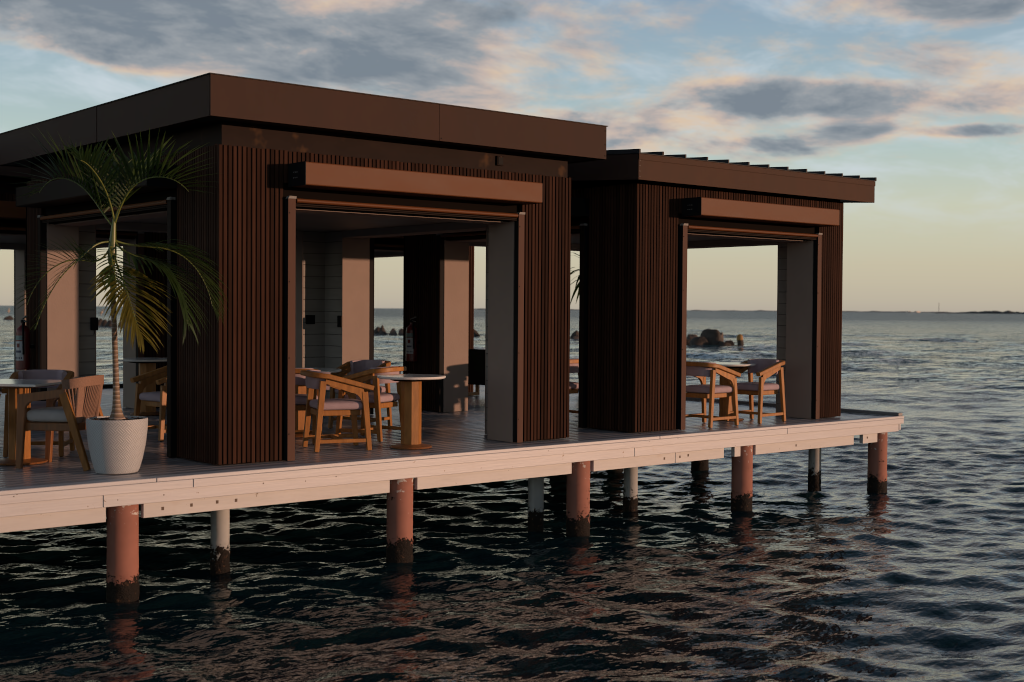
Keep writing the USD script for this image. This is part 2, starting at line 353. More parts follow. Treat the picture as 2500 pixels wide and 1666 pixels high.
mat('frond', (0.024, 0.048, 0.011), 0.42, var=0.3, nscale=(9, 9, 9), rand=0.18, translucent=(0.06, 0.10, 0.012))
mat('frond_yellow', (0.10, 0.092, 0.014), 0.45, var=0.3, nscale=(9, 9, 9), rand=0.15, translucent=(0.22, 0.18, 0.02))
mat('shore_trees', (0.05, 0.058, 0.058), 0.95, var=0.4, nscale=(0.02, 0.02, 0.05))  # grey-green with a little distance haze in the colour
mat('shore_trees_far', (0.13, 0.14, 0.15), 0.95, var=0.3, nscale=(0.01, 0.01, 0.03))  # paler grey stands in for haze over the far trees
mat('shore_house', (0.45, 0.40, 0.36), 0.9)
mat('mast_metal', (0.2, 0.2, 0.2), 0.7)

def pile_material(name, paint, peel, growth_top):
    n, l = N()
    n['g'] = ('geometry', {}); n['s'] = ('separate_xyz', {}); l.append(('g.position', 's.vector'))
    n['n0'] = ('noise_texture', dict(scale=3.0, detail=5.0, roughness=0.6)); l.append(('g.position', 'n0.vector'))
    n['rp'] = ('rgb_ramp', dict(ramp=[(0.3, tuple(c * 0.86 for c in paint)), (0.7, tuple(c * 1.1 for c in paint))])); l.append(('n0.fac', 'rp.fac'))
    # peeling near the head
    n['n1'] = ('noise_texture', dict(scale=16.0, detail=4.0, roughness=0.65)); l.append(('g.position', 'n1.vector'))
    n['pz'] = ('map_range', dict(range_type='linear', from_min=-0.55, from_max=-0.19, to_min=0.0, to_max=0.17, clamp=True)); l.append(('s.z', 'pz.value'))
    n['pa'] = ('math', dict(math_type='add')); l += [('n1.fac', 'pa.value1'), ('pz.result', 'pa.value2')]
    n['pr'] = ('map_range', dict(range_type='smoothstep', from_min=0.72, from_max=0.75, to_min=0, to_max=1, clamp=True)); l.append(('pa.value', 'pr.value'))
    n['pm'] = ('mix', dict(mix_type='mix', color2=peel)); l += [('rp.color', 'pm.color1'), ('pr.result', 'pm.fac')]
    # black growth above the waterline with speckled edge
    n['n2'] = ('noise_texture', dict(scale=34.0, detail=4.0, roughness=0.7)); l.append(('g.position', 'n2.vector'))
    n['gz'] = ('map_range', dict(range_type='linear', from_min=growth_top + 0.10, from_max=-0.93, to_min=-0.50, to_max=0.55, clamp=True)); l.append(('s.z', 'gz.value'))
    n['n4'] = ('noise_texture', dict(scale=7.0, detail=2.0)); l.append(('g.position', 'n4.vector'))
    n['n5'] = ('math', dict(math_type='multiply_add', value2=0.85, value3=-0.42)); l.append(('n4.fac', 'n5.value1'))
    n['n6'] = ('math', dict(math_type='add')); l += [('n2.fac', 'n6.value1'), ('n5.value', 'n6.value2')]
    n['n7'] = ('math', dict(math_type='multiply_add', value2=2.0, value3=-0.5)); l.append(('n6.value', 'n7.value1'))
    n['ga'] = ('math', dict(math_type='add')); l += [('n7.value', 'ga.value1'), ('gz.result', 'ga.value2')]
    n['gr'] = ('map_range', dict(range_type='smoothstep', from_min=0.50, from_max=0.56, to_min=0, to_max=1, clamp=True)); l.append(('ga.value', 'gr.value'))
    n['n3'] = ('noise_texture', dict(scale=22.0, detail=3.0, roughness=0.6)); l.append(('g.position', 'n3.vector'))
    n['cr'] = ('rgb_ramp', dict(ramp=[(0.0, (0.012, 0.011, 0.010)), (0.60, (0.013, 0.011, 0.010)), (0.70, (0.07, 0.04, 0.025)), (0.78, (0.28, 0.23, 0.19)), (1.0, (0.28, 0.23, 0.19))])); l.append(('n3.fac', 'cr.fac'))
    n['gm'] = ('mix', dict(mix_type='mix')); l += [('pm.color', 'gm.color1'), ('cr.color', 'gm.color2'), ('gr.result', 'gm.fac')]
    n['pb'] = ('principled_bsdf', dict(roughness=0.7, specular_ior_level=0.12)); l.append(('gm.color', 'pb.base_color'))
    n['bh'] = ('math', dict(math_type='multiply')); l += [('gr.result', 'bh.value1'), ('n2.fac', 'bh.value2')]
    n['bp'] = ('bump', dict(strength=1.0, distance=0.02)); l += [('bh.value', 'bp.height'), ('bp.normal', 'pb.normal')]
    LOOK[name] = usdkit.material(stage, '/World/Looks/' + name, n, l, surface='pb.BSDF')
pile_material('pile_red', (0.255, 0.118, 0.092), (0.42, 0.40, 0.39), -0.82)
pile_material('pile_white', (0.30, 0.315, 0.32), (0.3, 0.3, 0.3), -0.76)
pile_material('pile_dark', (0.03, 0.018, 0.014), (0.03, 0.02, 0.016), -0.3)  # near-black paint holds the gloom under the deck

def pot_material():
    n, l = N()
    n['g'] = ('texture_coordinate', {}); n['s'] = ('separate_xyz', {}); l.append(('g.object', 's.vector'))
    def M(nm, op, a, b=None):
        inp = dict(math_type=op)
        for k, v in (('value1', a), ('value2', b)):
            if v is None: continue
            if isinstance(v, str): l.append((v, nm + '.' + k))
            else: inp[k] = v
        n[nm] = ('math', inp); return nm + '.value'
    ang = M('an', 'multiply', M('at', 'arctan2', 's.y', 's.x'), 22.0 / (2 * math.pi))
    zz = M('z2', 'multiply', 's.z', 13.5)
    # lozenges with stripes inside, as pressed into the pot
    u = M('u', 'add', ang, zz); w = M('w', 'subtract', ang, zz)
    cu = M('cu', 'pingpong', M('u5', 'multiply', u, 1.0), 0.5); cw = M('cw', 'pingpong', w, 0.5)
    sel = M('sel', 'greater_than', M('fl', 'floored_modulo', M('fs', 'add', M('f1', 'floor', u), M('f2', 'floor', w)), 2.0), 0.5)
    h1 = M('h1', 'pingpong', M('m1', 'multiply', u, 3.0), 0.5); h2 = M('h2', 'pingpong', M('m2', 'multiply', w, 3.0), 0.5)
    n['mx'] = ('mix_float', {}); l += [(sel, 'mx.fac'), (h1, 'mx.a'), (h2, 'mx.b')]
    n['nz'] = ('noise_texture', dict(scale=40.0, detail=3.0)); l.append(('g.object', 'nz.vector'))
    n['rp'] = ('rgb_ramp', dict(ramp=[(0.0, (0.25, 0.265, 0.285)), (0.25, (0.33, 0.35, 0.37)), (0.5, (0.38, 0.40, 0.425)), (1.0, (0.38, 0.40, 0.425))])); l.append(('mx.result', 'rp.fac'))
    n['pb'] = ('principled_bsdf', dict(roughness=0.6)); l.append(('rp.color', 'pb.base_color'))
    n['bp'] = ('bump', dict(strength=1.0, distance=0.0035)); l += [('mx.result', 'bp.height'), ('bp.normal', 'pb.normal')]
    LOOK['pot'] = usdkit.material(stage, '/World/Looks/pot', n, l, surface='pb.BSDF')
pot_material()

def trunk_material():
    n, l = N()
    n['g'] = ('texture_coordinate', {}); n['s'] = ('separate_xyz', {}); l.append(('g.object', 's.vector'))
    n['nz'] = ('noise_texture', dict(scale=14.0, detail=5.0)); l.append(('g.object', 'nz.vector'))
    n['a'] = ('math', dict(math_type='multiply_add', value2=0.035)); l += [('nz.fac', 'a.value1'), ('s.z', 'a.value3')]
    n['b'] = ('math', dict(math_type='multiply', value2=26.0)); l.append(('a.value', 'b.value1'))
    n['c'] = ('math', dict(math_type='fraction')); l.append(('b.value', 'c.value1'))
    n['rp'] = ('rgb_ramp', dict(ramp=[(0.0, (0.30, 0.25, 0.22)), (0.22, (0.26, 0.20, 0.16)), (0.30, (0.10, 0.07, 0.055)), (0.8, (0.15, 0.10, 0.06)), (1.0, (0.20, 0.15, 0.10))])); l.append(('c.value', 'rp.fac'))
    n['pb'] = ('principled_bsdf', dict(roughness=0.7)); l.append(('rp.color', 'pb.base_color'))
    n['bp'] = ('bump', dict(strength=1.0, distance=0.006)); l += [('c.value', 'bp.height'), ('bp.normal', 'pb.normal')]
    LOOK['trunk'] = usdkit.material(stage, '/World/Looks/trunk', n, l, surface='pb.BSDF')
trunk_material()
mat('crownshaft', (0.10, 0.12, 0.025), 0.4, var=0.25, nscale=(20, 20, 2))

def water_material():
    n, l = N()
    n['g'] = ('geometry', {})
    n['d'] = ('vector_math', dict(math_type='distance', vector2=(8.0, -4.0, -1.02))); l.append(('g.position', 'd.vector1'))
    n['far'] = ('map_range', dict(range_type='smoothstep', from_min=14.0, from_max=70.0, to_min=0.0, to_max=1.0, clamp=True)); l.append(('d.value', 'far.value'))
    hs = None
    # (scale x, scale y, height, far only)
    for i, (sx, sy, hgt, only_far, rot) in enumerate([(4.2, 7.4, 0.019, False, 0.55), (12.0, 18.0, 0.005, False, 0.3), (1.5, 2.8, 0.30, True, 0.55), (0.6, 1.1, 0.62, True, 0.7), (0.12, 0.2, 1.0, True, 0.4)]):
        n[f'm{i}'] = ('mapping', dict(mapping_type='point', rotation=(0, 0, rot), scale=(sx, sy, 1))); l.append(('g.position', f'm{i}.vector'))
        n[f'n{i}'] = ('noise_texture', dict(scale=1.0, detail=2.0, roughness=0.5, distortion=0.3)); l.append((f'm{i}.vector', f'n{i}.vector'))
        n[f'h{i}'] = ('math', dict(math_type='multiply', value2=hgt)); l.append((f'n{i}.fac', f'h{i}.value1'))
        o = f'h{i}.value'
        if only_far:
            n[f'k{i}'] = ('math', dict(math_type='multiply')); l += [(o, f'k{i}.value1'), ('far.result', f'k{i}.value2')]; o = f'k{i}.value'
        if hs:
            n[f'a{i}'] = ('math', dict(math_type='add')); l += [(hs, f'a{i}.value1'), (o, f'a{i}.value2')]; hs = f'a{i}.value'
        else: hs = o
    n['bp'] = ('bump', dict(strength=1.0, distance=1.0)); l.append((hs, 'bp.height'))
    n['nz'] = ('noise_texture', dict(scale=0.05, detail=3.0)); l.append(('g.position', 'nz.vector'))
    n['rp'] = ('rgb_ramp', dict(ramp=[(0.3, (0.0022, 0.0105, 0.0128)), (0.7, (0.0038, 0.0145, 0.0175))])); l.append(('nz.fac', 'rp.fac'))
    n['rg'] = ('map_range', dict(range_type='linear', from_min=60.0, from_max=420.0, to_min=0.045, to_max=0.29, clamp=True)); l += [('d.value', 'rg.value'), ('rg.result', 'pb.roughness')]
    n['pb'] = ('principled_bsdf', dict(ior=1.333)); n['deep'] = ('mix', dict(mix_type='mix', color2=(0.012, 0.036, 0.046))); l += [('far.result', 'deep.fac'), ('rp.color', 'deep.color1'), ('deep.color', 'pb.base_color'), ('bp.normal', 'pb.normal')]  # base colour turns a lighter teal away from the deck
    LOOK['water'] = usdkit.material(stage, '/World/Looks/water', n, l, surface='pb.BSDF')
water_material()

# ------------------------------------------------------------------ sea
WZ = -1.02
def graded(a, b, h, far, ratio, back):
    core = np.arange(a, b + h / 2, h); ends = []
    for q in (ratio, back):
        out = []; s = h; x = 0.0
        while x < far:
            s *= q; x += s; out.append(x)
        ends.append(np.array(out))
    return np.concatenate([core[0] - ends[1][::-1], core, core[-1] + ends[0]])
gx = graded(0.5, 19.0, 0.05, 9000, 1.0145, 1.13); gy = graded(-7.6, 4.0, 0.05, 9000, 1.0145, 1.13)
X, Y = np.meshgrid(gx, gy, indexing='ij')
SP = np.maximum(np.gradient(gx)[:, None], np.gradient(gy)[None, :])
Z = np.zeros_like(X)
wr = np.random.default_rng(11)
DIST = np.hypot(np.maximum(0, np.maximum(X - 16, -2 - X)), np.maximum(0, np.maximum(Y - 12, -8 - Y)))
WIND = math.radians(235)
for k in range(96):
    lam = math.exp(math.log(0.28) + (math.log(11.0) - math.log(0.28)) * (k + wr.uniform(0, 1)) / 96)
    th = WIND + wr.normal(0, 0.6); kk = 2 * math.pi / lam
    i1 = np.searchsorted(np.gradient(gx)[len(gx) // 3:], lam / 2.6) + len(gx) // 3; j1 = np.searchsorted(np.gradient(gy)[len(gy) // 3:], lam / 2.6) + len(gy) // 3
    sl = (slice(0, i1), slice(0, j1))
    xs, ys, sp = X[sl], Y[sl], SP[sl]
    slope = 0.033 if lam < 0.7 else (0.019 if lam < 1.2 else (0.011 if lam < 2.2 else 0.022))
    amp = slope * lam / (2 * math.pi)
    ph = kk * (xs * math.cos(th) + ys * math.sin(th)) + wr.uniform(0, 2 * math.pi)
    att = np.clip((lam / sp - 2.6) / 2.5, 0, 1)
    if lam > 2.2: att = att * np.clip((DIST[sl] + 6) / (10 + 9 * lam), 0.06, 1)   # sheltered water by the deck
    Z[sl] += amp * att * np.sin(ph)
nx, ny = X.shape
idx = np.arange(nx * ny).reshape(nx, ny)
q = np.stack([idx[:-1, :-1], idx[1:, :-1], idx[1:, 1:], idx[:-1, 1:]], -1).reshape(-1, 4)
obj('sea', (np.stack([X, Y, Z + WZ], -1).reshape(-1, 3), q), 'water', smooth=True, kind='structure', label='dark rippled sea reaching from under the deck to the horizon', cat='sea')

# ------------------------------------------------------------------ deck
DX0, DX1, DY1 = -2.0, 15.42, 11.75
deck = thing('timber_deck', 'white painted timber deck standing over the sea and carrying the pavilions', 'deck', kind='structure')
PW = 0.141
y = 0.155; k = 0
joints = [2.1, 7.4, 12.3]
while y < DY1 - 0.16:
    w = min(PW - 0.012, DY1 - 0.15 - y)
    tz = rng.uniform(-0.0012, 0.0008); tl = rng.uniform(-0.0012, 0.0012)
    cr = [(y, -0.032), (y + w, -0.032), (y + w, -0.006)] + [(y + w * (0.5 + 0.5 * q_), tz + tl * q_ - 0.0060 * q_ ** 2 - (0.0015 if abs(q_) > 0.9 else 0)) for q_ in (0.95, 0.6, 0.2, -0.2, -0.6, -0.95)] + [(y, -0.006)]
    obj('deck_plank', MB().prism(cr, 0, DX0, DX1 - 0.13).mesh(), 'deck_paint', deck, smooth=25)
    y += PW; k += 1
def cut(x0, x1, cuts, gap=0.005):
    xs = [x0] + [c for c in cuts if x0 < c < x1] + [x1]
    return [(a + (gap / 2 if i else 0), b - (gap / 2 if i < len(xs) - 2 else 0)) for i, (a, b) in enumerate(zip(xs[:-1], xs[1:]))]
for a, b in cut(DX0, DX1, [4.62, 10.62]): obj('edge_plank', B((a, 0.0, -0.030), (b, 0.148, 0.004), 0.004), 'edge_paint', deck)
for a, b in cut(DX0, DX1, [4.95, 12.9]): obj('upper_fascia_board', B((a, 0.004, -0.102), (b, 0.040, -0.0315), 0.003), 'edge_paint', deck)
for a, b in cut(DX0, DX1 - 0.07, [4.18, 10.25]): obj('lower_fascia_board', B((a, 0.036, -0.205), (b, 0.085, -0.1035), 0.003), 'edge_paint', deck)
RED_X = [4.41, 7.20, 9.55, 12.27, 15.09]
bx = [(DX0, 4.23), (4.55, 7.02), (7.34, 9.37), (9.69, 10.98), (10.985, 11.83), (12.02, 12.13), (12.41, 14.42), (14.62, 14.95)]
for a, b in bx: obj('beam', B((a, 0.10, -0.335), (b, 0.155, -0.2065), 0.003), 'beam_paint', deck)
mb = MB(); nr = np.random.default_rng(17)
for x_ in np.arange(DX0 + 0.2, DX1 - 0.1, 0.41):
    for z_, f_ in ((-0.05 + nr.uniform(-0.012, 0.012), 0.004), (-0.15 + nr.uniform(-0.03, 0.03), 0.036)):
        if nr.random() < 0.28:
            x2 = x_ + nr.uniform(-0.12, 0.12); r0 = nr.uniform(0.003, 0.0055); mb.box((x2 - r0, f_ - 0.0012, z_ - r0), (x2 + r0, f_ - 0.0001, z_ + r0), r0 * 0.5)
for x_, z_ in ((4.72, -0.27), (4.98, -0.265), (5.22, -0.26), (5.4, -0.262), (10.80, -0.27), (11.06, -0.268), (11.2, -0.26), (13.2, -0.27), (14.72, -0.26)):
    mb.box((x_ - 0.012, 0.0988, z_ - 0.014), (x_ + 0.012, 0.0999, z_ + 0.014), 0.0005)
obj('nail_heads', mb.mesh(), 'nail_rust', deck, kind='stuff')
# cross beams whose ends show in the gaps, and joists
for xx_ in [-0.8, 1.6, 4.40, 7.19, 9.54, 11.925, 14.52]:
    obj('cross_beam', B((xx_ - 0.10, 0.30, -0.33), (xx_ + 0.10, DY1 - 0.2, -0.19), 0.003), 'beam_paint', deck)
for yy_ in np.arange(0.9, DY1, 0.75): obj('joist', B((DX0, yy_, -0.187), (DX1 - 0.1, yy_ + 0.05, -0.035)), 'timber_dark', deck)
for a, b in cut(0.0, DY1, [4.1, 8.0]):
    obj('end_plank', B((DX1 - 0.125, a + (0.15 if a == 0 else 0), -0.030), (DX1, b, 0.002), 0.004), 'edge_paint', deck)
    obj('end_fascia_board', B((DX1 - 0.045, a + (0.045 if a == 0 else 0), -0.19), (DX1 - 0.006, b, -0.032), 0.003), 'edge_paint', deck)
    obj('end_kerb', B((DX1 - 0.115, a + (0.012 if a == 0 else 0), 0.0045), (DX1 - 0.02, b - 0.004, 0.046), 0.004), 'kerb_paint', deck)
for a, b in cut(DX0, DX1 - 0.13, [4.0, 9.4]): obj('back_kerb', B((a, DY1 - 0.135, -0.03), (b, DY1, 0.06), 0.004), 'timber_dark', deck)

# ------------------------------------------------------------------ piles
def bw(xpx, ypx):
    """place on the water from a sighting in the photograph's pixel grid (2353 wide)"""
    x, y_ = xpx * 1.0625, ypx * 1.0625
    d = f2 + r3 * (x - 1250) / 3164.17 - u3 * (y_ - 833) / 3164.17; t_ = (WZ - CAM[2]) / d[2]; return CAM + d * t_
def pile(x, y, r, top, m, name, label, cat='pile', group=None):
    def jit(a, z):
        t = np.clip((-0.62 - z) / 0.3, 0, 1)
        return t * 0.018 * (meshkit.noise(np.array([math.cos(a) * r * 26 + x * 7, math.sin(a) * r * 26, z * 30]), 3) - 0.35)
    zz = [-2.6, -1.3] + list(np.arange(-1.25, -0.58, 0.03)) + [-0.45, top]
    return obj(name, MB().lathe([(r, z) for z in zz], 36, (x, y, 0), jit).mesh(), m, smooth=40, label=label, cat=cat, group=group)
redlab = ['salmon red pile nearest the potted palm, under the deck edge', 'salmon red pile below the round pedestal table at the open front', 'salmon red pile below the gap between the two front pavilions',
          'salmon red pile with grey peeling spots beside a gap in the beam', 'salmon red pile at the outer corner of the deck over open water']
for x, lb in zip(RED_X, redlab): pile(x, 0.19, 0.127, -0.2065, 'pile_red', 'deck_pile', lb, group='red piles along the deck edge')
whitelab = ['thin white pile set back below the slatted corner behind the pot', 'thin white pile just left of the red pile under the pavilion gap', 'thin white pile with black growth standing before open bright water, second from the corner', 'thin grey white pile near the outer corner of the deck']
for x, y_, lb in zip([5.62, 9.30, 11.15, 14.55], [0.82, 0.60, 0.98, 0.82], whitelab):
    pile(x, y_, 0.086, -0.19, 'pile_white', 'deck_pile', lb, group='white piles set behind the beam')
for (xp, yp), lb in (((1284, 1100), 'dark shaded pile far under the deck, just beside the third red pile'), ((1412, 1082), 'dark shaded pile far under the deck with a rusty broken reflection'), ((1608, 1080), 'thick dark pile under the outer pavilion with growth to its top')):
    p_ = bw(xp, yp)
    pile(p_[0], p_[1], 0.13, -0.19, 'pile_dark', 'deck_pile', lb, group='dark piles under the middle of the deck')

# ------------------------------------------------------------------ pavilions
def pavilion(name, label, x0, x1, y0, y1, px_l, px_r, py_f, py_b, roof, group, faces='FLRB', py_b_left=None, px_bl=None, px_br=None, py_fr=None, TL=0.44, overhang=(0.22, 0.25, 0.28, 0.3), slat_top=2.855):
    """axis-aligned open pavilion: four L-shaped corner piers, heads over four openings, shutters on the heads and a roof"""
    t = thing(name, label, 'pavilion', group=group)
    T = 0.44; D = 0.05; TOP = 2.95; OH = 2.345; CE = 2.42
    pbl = py_b_left or py_b; pxb = px_bl or px_l; pxrb = px_br or px_r; pyr = py_fr or py_f
    core = MB
    # dark cores. slats stand D proud of them
    a0, a1, b0, b1 = x0 + D, x1 - D, y0 + D, y1 - D
    def L(cx, cy, sx, sy, wx, wy, tx=T):
        """corner pier core: wx, wy lengths along each wall from the corner; sx,sy = direction inwards"""
        m = MB()
        P = [(0, 0), (wx, 0), (wx, T - D), (tx - D, T - D), (tx - D, wy), (0, wy)]
        poly = [(cx + sx * u, cy + sy * v) for u, v in P]
        m.prism(poly, 2, 0.004, TOP)
        return m.mesh()
    piers = {}
    specs = {'fl': (a0, b0, 1, 1, px_l - D - 0.012, py_f - D - 0.012), 'fr': (a1, b0, -1, 1, px_r - D - 0.012, pyr - D - 0.012),
             'bl': (a0, b1, 1, -1, pxb - D - 0.012, pbl - D - 0.012), 'br': (a1, b1, -1, -1, pxrb - D - 0.012, py_b - D - 0.012)}
    for kx, sp_ in specs.items(): piers[kx] = obj('corner_pier', L(*sp_, TL if kx[1] == 'l' else T), 'dark_core', t)
    P_ = 0.0462; SW = 0.0345
    def slats_x(parent, xa, xb, yf, za, zb, out):
        n_ = int(round((xb - xa) / P_)); st = (xb - xa) / n_
        for i in range(n_):
            c = xa + (i + 0.5) * st; j = rng.uniform(-0.0015, 0.0015); zt = zb + rng.uniform(-0.004, 0.004); zl = za + (rng.uniform(-0.003, 0.006) if za < 0.1 else 0)
            yy = (yf + j, yf + D * 0.96) if out < 0 else (yf - D * 0.96, yf - j)
            obj('slat', B((c - SW / 2, yy[0], zl), (c + SW / 2, yy[1], zt), 0.002), 'slat_wood', parent)
    def slats_y(parent, ya, yb, xf, za, zb, out):
        n_ = int(round((yb - ya) / P_)); st = (yb - ya) / n_
        for i in range(n_):
            c = ya + (i + 0.5) * st; zt = zb + rng.uniform(-0.004, 0.004)
            xx_ = (xf, xf + D * 0.96) if out < 0 else (xf - D * 0.96, xf)
            obj('slat', B((xx_[0], c - SW / 2, za), (xx_[1], c + SW / 2, zt), 0.002), 'slat_wood', parent)
    # openings
    oxl, oxr = x0 + px_l, x1 - px_r; oxb = x0 + pxb; oxrb = x1 - pxrb
    hF = obj('head_beam', B((oxl - 0.012, b0, OH), (oxr + 0.012, y0 + T, TOP - 0.003)), 'dark_core', t)
    hB = obj('head_beam', B((oxb - 0.012, y1 - T, OH), (oxrb + 0.012, b1, TOP - 0.003)), 'dark_core', t)
    hL = obj('head_beam', B((a0, y0 + py_f - 0.012, OH), (x0 + TL, y1 - pbl + 0.012, TOP - 0.003)), 'dark_core', t)
    hR = obj('head_beam', B((x1 - T, y0 + pyr - 0.012, OH), (a1, y1 - py_b + 0.012, TOP - 0.003)), 'dark_core', t)
    if 'F' in faces:
        slats_x(piers['fl'], x0, oxl - 0.102, y0, 0.012, slat_top, -1)
        slats_x(hF, oxl - 0.102, oxr + 0.08, y0, 2.56, slat_top, -1)
        slats_x(piers['fr'], oxr + 0.085, x1, y0, 0.012, slat_top, -1)
    if 'L' in faces:
        slats_y(piers['fl'], y0 + D, y0 + py_f - 0.102, x0, 0.012, slat_top, -1)
        slats_y(hL, y0 + py_f - 0.102, y1 - pbl + 0.1, x0, 2.56, slat_top, -1)
        slats_y(piers['bl'], y1 - pbl + 0.1, y1, x0, 0.012, slat_top, -1)
    if 'R' in faces:
        slats_y(piers['fr'], y0 + D, y0 + pyr - 0.102, x1, 0.012, slat_top, 1)
        slats_y(piers['br'], y1 - py_b + 0.1, y1, x1, 0.012, slat_top, 1)
        obj('cladding', B((x1 - D * 0.96, y0 + pyr - 0.102, 2.56), (x1 - 0.008, y1 - py_b + 0.1, slat_top)), 'slat_wood', hR)
    obj('cladding', B((oxb - 0.1, y1 - D * 0.96, 2.56), (oxrb + 0.1, y1 - 0.008, slat_top)), 'slat_wood', hB)
    for kx, (xa, xb) in (('bl', (x0, oxb - 0.1)), ('br', (oxrb + 0.1, x1))):
        obj('cladding', B((xa, y1 - D * 0.96, 0.012), (xb, y1 - 0.008, slat_top)), 'slat_wood', piers[kx])
    # plaster reveals on the pier ends (full wall thickness, 12 mm)
    def rv(parent, lo, hi): obj('reveal', B(lo, hi, 0.002), 'plaster', parent)
    g = 0.012
    for kx, xx_, sgn in (('fl', oxl, -1), ('fr', oxr, 1)):
        lo = (xx_ - g if sgn < 0 else xx_, y0 + 0.028, 0.004); hi = (xx_ if sgn < 0 else xx_ + g, y0 + T + g, CE - 0.002); rv(piers[kx], lo, hi)
    for kx, xx_, sgn in (('bl', oxb, -1), ('br', oxrb, 1)):
        lo = (xx_ - g if sgn < 0 else xx_, y1 - T - g, 0.004); hi = (xx_ if sgn < 0 else xx_ + g, y1 - 0.028, CE - 0.002); rv(piers[kx], lo, hi)
    for kx, yy, sgn, side in (('fl', y0 + py_f, -1, -1), ('fr', y0 + pyr, -1, 1), ('bl', y1 - pbl, 1, -1), ('br', y1 - py_b, 1, 1)):
        ya = yy - g if sgn < 0 else yy; yb = yy if sgn < 0 else yy + g
        lo = (x0 + 0.028 if side < 0 else x1 - T - g, ya, 0.004); hi = (x0 + TL + g if side < 0 else x1 - 0.028, yb, CE - 0.002); rv(piers[kx], lo, hi)
    # lining boards on the inner faces of the piers
    bh = 0.152; nb = int(CE / bh) + 1
    for kx, (cx, cy, sx, sy, wx, wy) in specs.items():
        ix, iy = cx + sx * ((TL if kx[1] == 'l' else T) - D), cy + sy * (T - D)
        xe = cx + sx * wx; ye = cy + sy * wy
        for i in range(nb):
            za = 0.006 + i * bh; zb = min(za + bh - 0.005, CE - 0.004)
            if zb <= za: continue
            j = rng.uniform(0, 0.002)
            lo = [min(ix + sx * 0.0125, xe), min(iy, iy + sy * (0.011 + j)), za]; hi = [max(ix + sx * 0.0125, xe), max(iy, iy + sy * (0.011 + j)), zb]
            obj('lining_board', B(lo, hi, 0.003), 'lining_board', piers[kx])
            lo = [min(ix, ix + sx * (0.011 + j)), min(iy, ye), za]; hi = [max(ix, ix + sx * (0.011 + j)), max(iy, ye), zb]
            obj('lining_board', B(lo, hi, 0.003), 'lining_board', piers[kx])
    # ceiling of boards along x, plastered soffit edges at the heads
    ce = obj('ceiling', B((x0 + 0.2, y0 + 0.2, CE + 0.022), (x1 - 0.2, y1 - 0.2, CE + 0.05)), 'dark_core', t)
    yb = y0 + T + 0.003
    while yb < y1 - T - 0.02:
        w = min(0.168, y1 - T - yb - 0.003)
        obj('ceiling_board', B((x0 + T + 0.004, yb, CE), (x1 - T - 0.004, yb + w - 0.006, CE + 0.02), 0.002), 'ceiling_board', ce); yb += 0.168
    for lo, hi, par in (((oxl, y0 + 0.11, OH - 0.012), (oxr, y0 + T, OH - 0.0005), hF), ((oxb, y1 - T, OH - 0.012), (oxrb, y1 - 0.11, OH - 0.0005), hB),
                        ((x0 + 0.11, y0 + py_f, OH - 0.012), (x0 + TL, y1 - pbl, OH - 0.0005), hL), ((x1 - T, y0 + pyr, OH - 0.012), (x1 - 0.11, y1 - py_b, OH - 0.0005), hR)):
        obj('head_soffit', B(lo, hi, 0.002), 'plaster', par)
    for lo, hi, par in (((oxl, y0 + T + 0.001, OH - 0.012), (oxr, y0 + T + 0.012, CE - 0.002), hF), ((oxb, y1 - T - 0.012, OH - 0.012), (oxrb, y1 - T - 0.001, CE - 0.002), hB),
                        ((x0 + TL + 0.001, y0 + py_f, OH - 0.012), (x0 + TL + 0.012, y1 - pbl, CE - 0.002), hL), ((x1 - T - 0.012, y0 + pyr, OH - 0.012), (x1 - T - 0.001, y1 - py_b, CE - 0.002), hR)):
        obj('head_lining', B(lo, hi), 'lining_board', par)
    # shutters: housing with slanted underside, end caps, rolled slat edge, guide rails
    def shutter(side):
        bm, rm = ('bronze', 'rail_metal') if side in 'FB' else ('bronze_dark', 'bronze_dark')  # side shutters take the copy with shade in its colour
        # local frame: u along wall, v outwards, placed by M
        if side == 'F': ua, ub, O, U, V = oxl, oxr, (0, y0, 0), (1, 0, 0), (0, -1, 0)
        if side == 'B': ua, ub, O, U, V = -oxrb, -oxb, (0, y1, 0), (-1, 0, 0), (0, 1, 0)
        if side == 'L': ua, ub, O, U, V = -(y1 - pbl), -(y0 + py_f), (x0, 0, 0), (0, -1, 0), (-1, 0, 0)
        if side == 'R': ua, ub, O, U, V = y0 + pyr, y1 - py_b, (x1, 0, 0), (0, 1, 0), (1, 0, 0)
        O, U, V = map(np.array, (O, U, V))
        def tf(mesh):
            v, f = mesh; v = np.asarray(v); w = O + v[:, :1] * U + v[:, 1:2] * V + v[:, 2:] * np.array([0, 0, 1.0])
            if np.dot(np.cross(U, V), (0, 0, 1)) < 0: f = np.asarray(f)[:, ::-1]
            return w, f
        zt, zf, zb = 2.735, 2.525, 2.43
        prof = [(0.003, zt), (0.290, zt), (0.297, zt - 0.003), (0.30, zt - 0.010), (0.30, zf + 0.010), (0.297, zf + 0.003), (0.290, zf), (0.003, zf)]
        h = holder('shutter', t)
        A, Bq = ua - 0.055, ub + 0.115
        cap = 0.006
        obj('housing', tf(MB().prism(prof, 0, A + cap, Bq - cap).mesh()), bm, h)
        pc = [(0.003, zt + 0.002), (0.294, zt + 0.002), (0.302, zt - 0.006), (0.302, zf + 0.004), (0.296, zf - 0.002), (0.003, zf - 0.002)]
        for a, b in ((A - 0.002, A + cap), (Bq - cap, Bq + 0.002)): obj('end_cap', tf(MB().prism(pc, 0, a, b).mesh()), 'black_metal', h)
        mb = MB()
        for vv in (0.10, 0.13, 0.16):
            for zz in (2.60, 2.65):
                mb.box((A - 0.005, vv - 0.006, zz - 0.005), (A - 0.0022, vv + 0.006, zz + 0.005), 0.002)
        obj('screw', tf(mb.mesh()), 'steel', h)
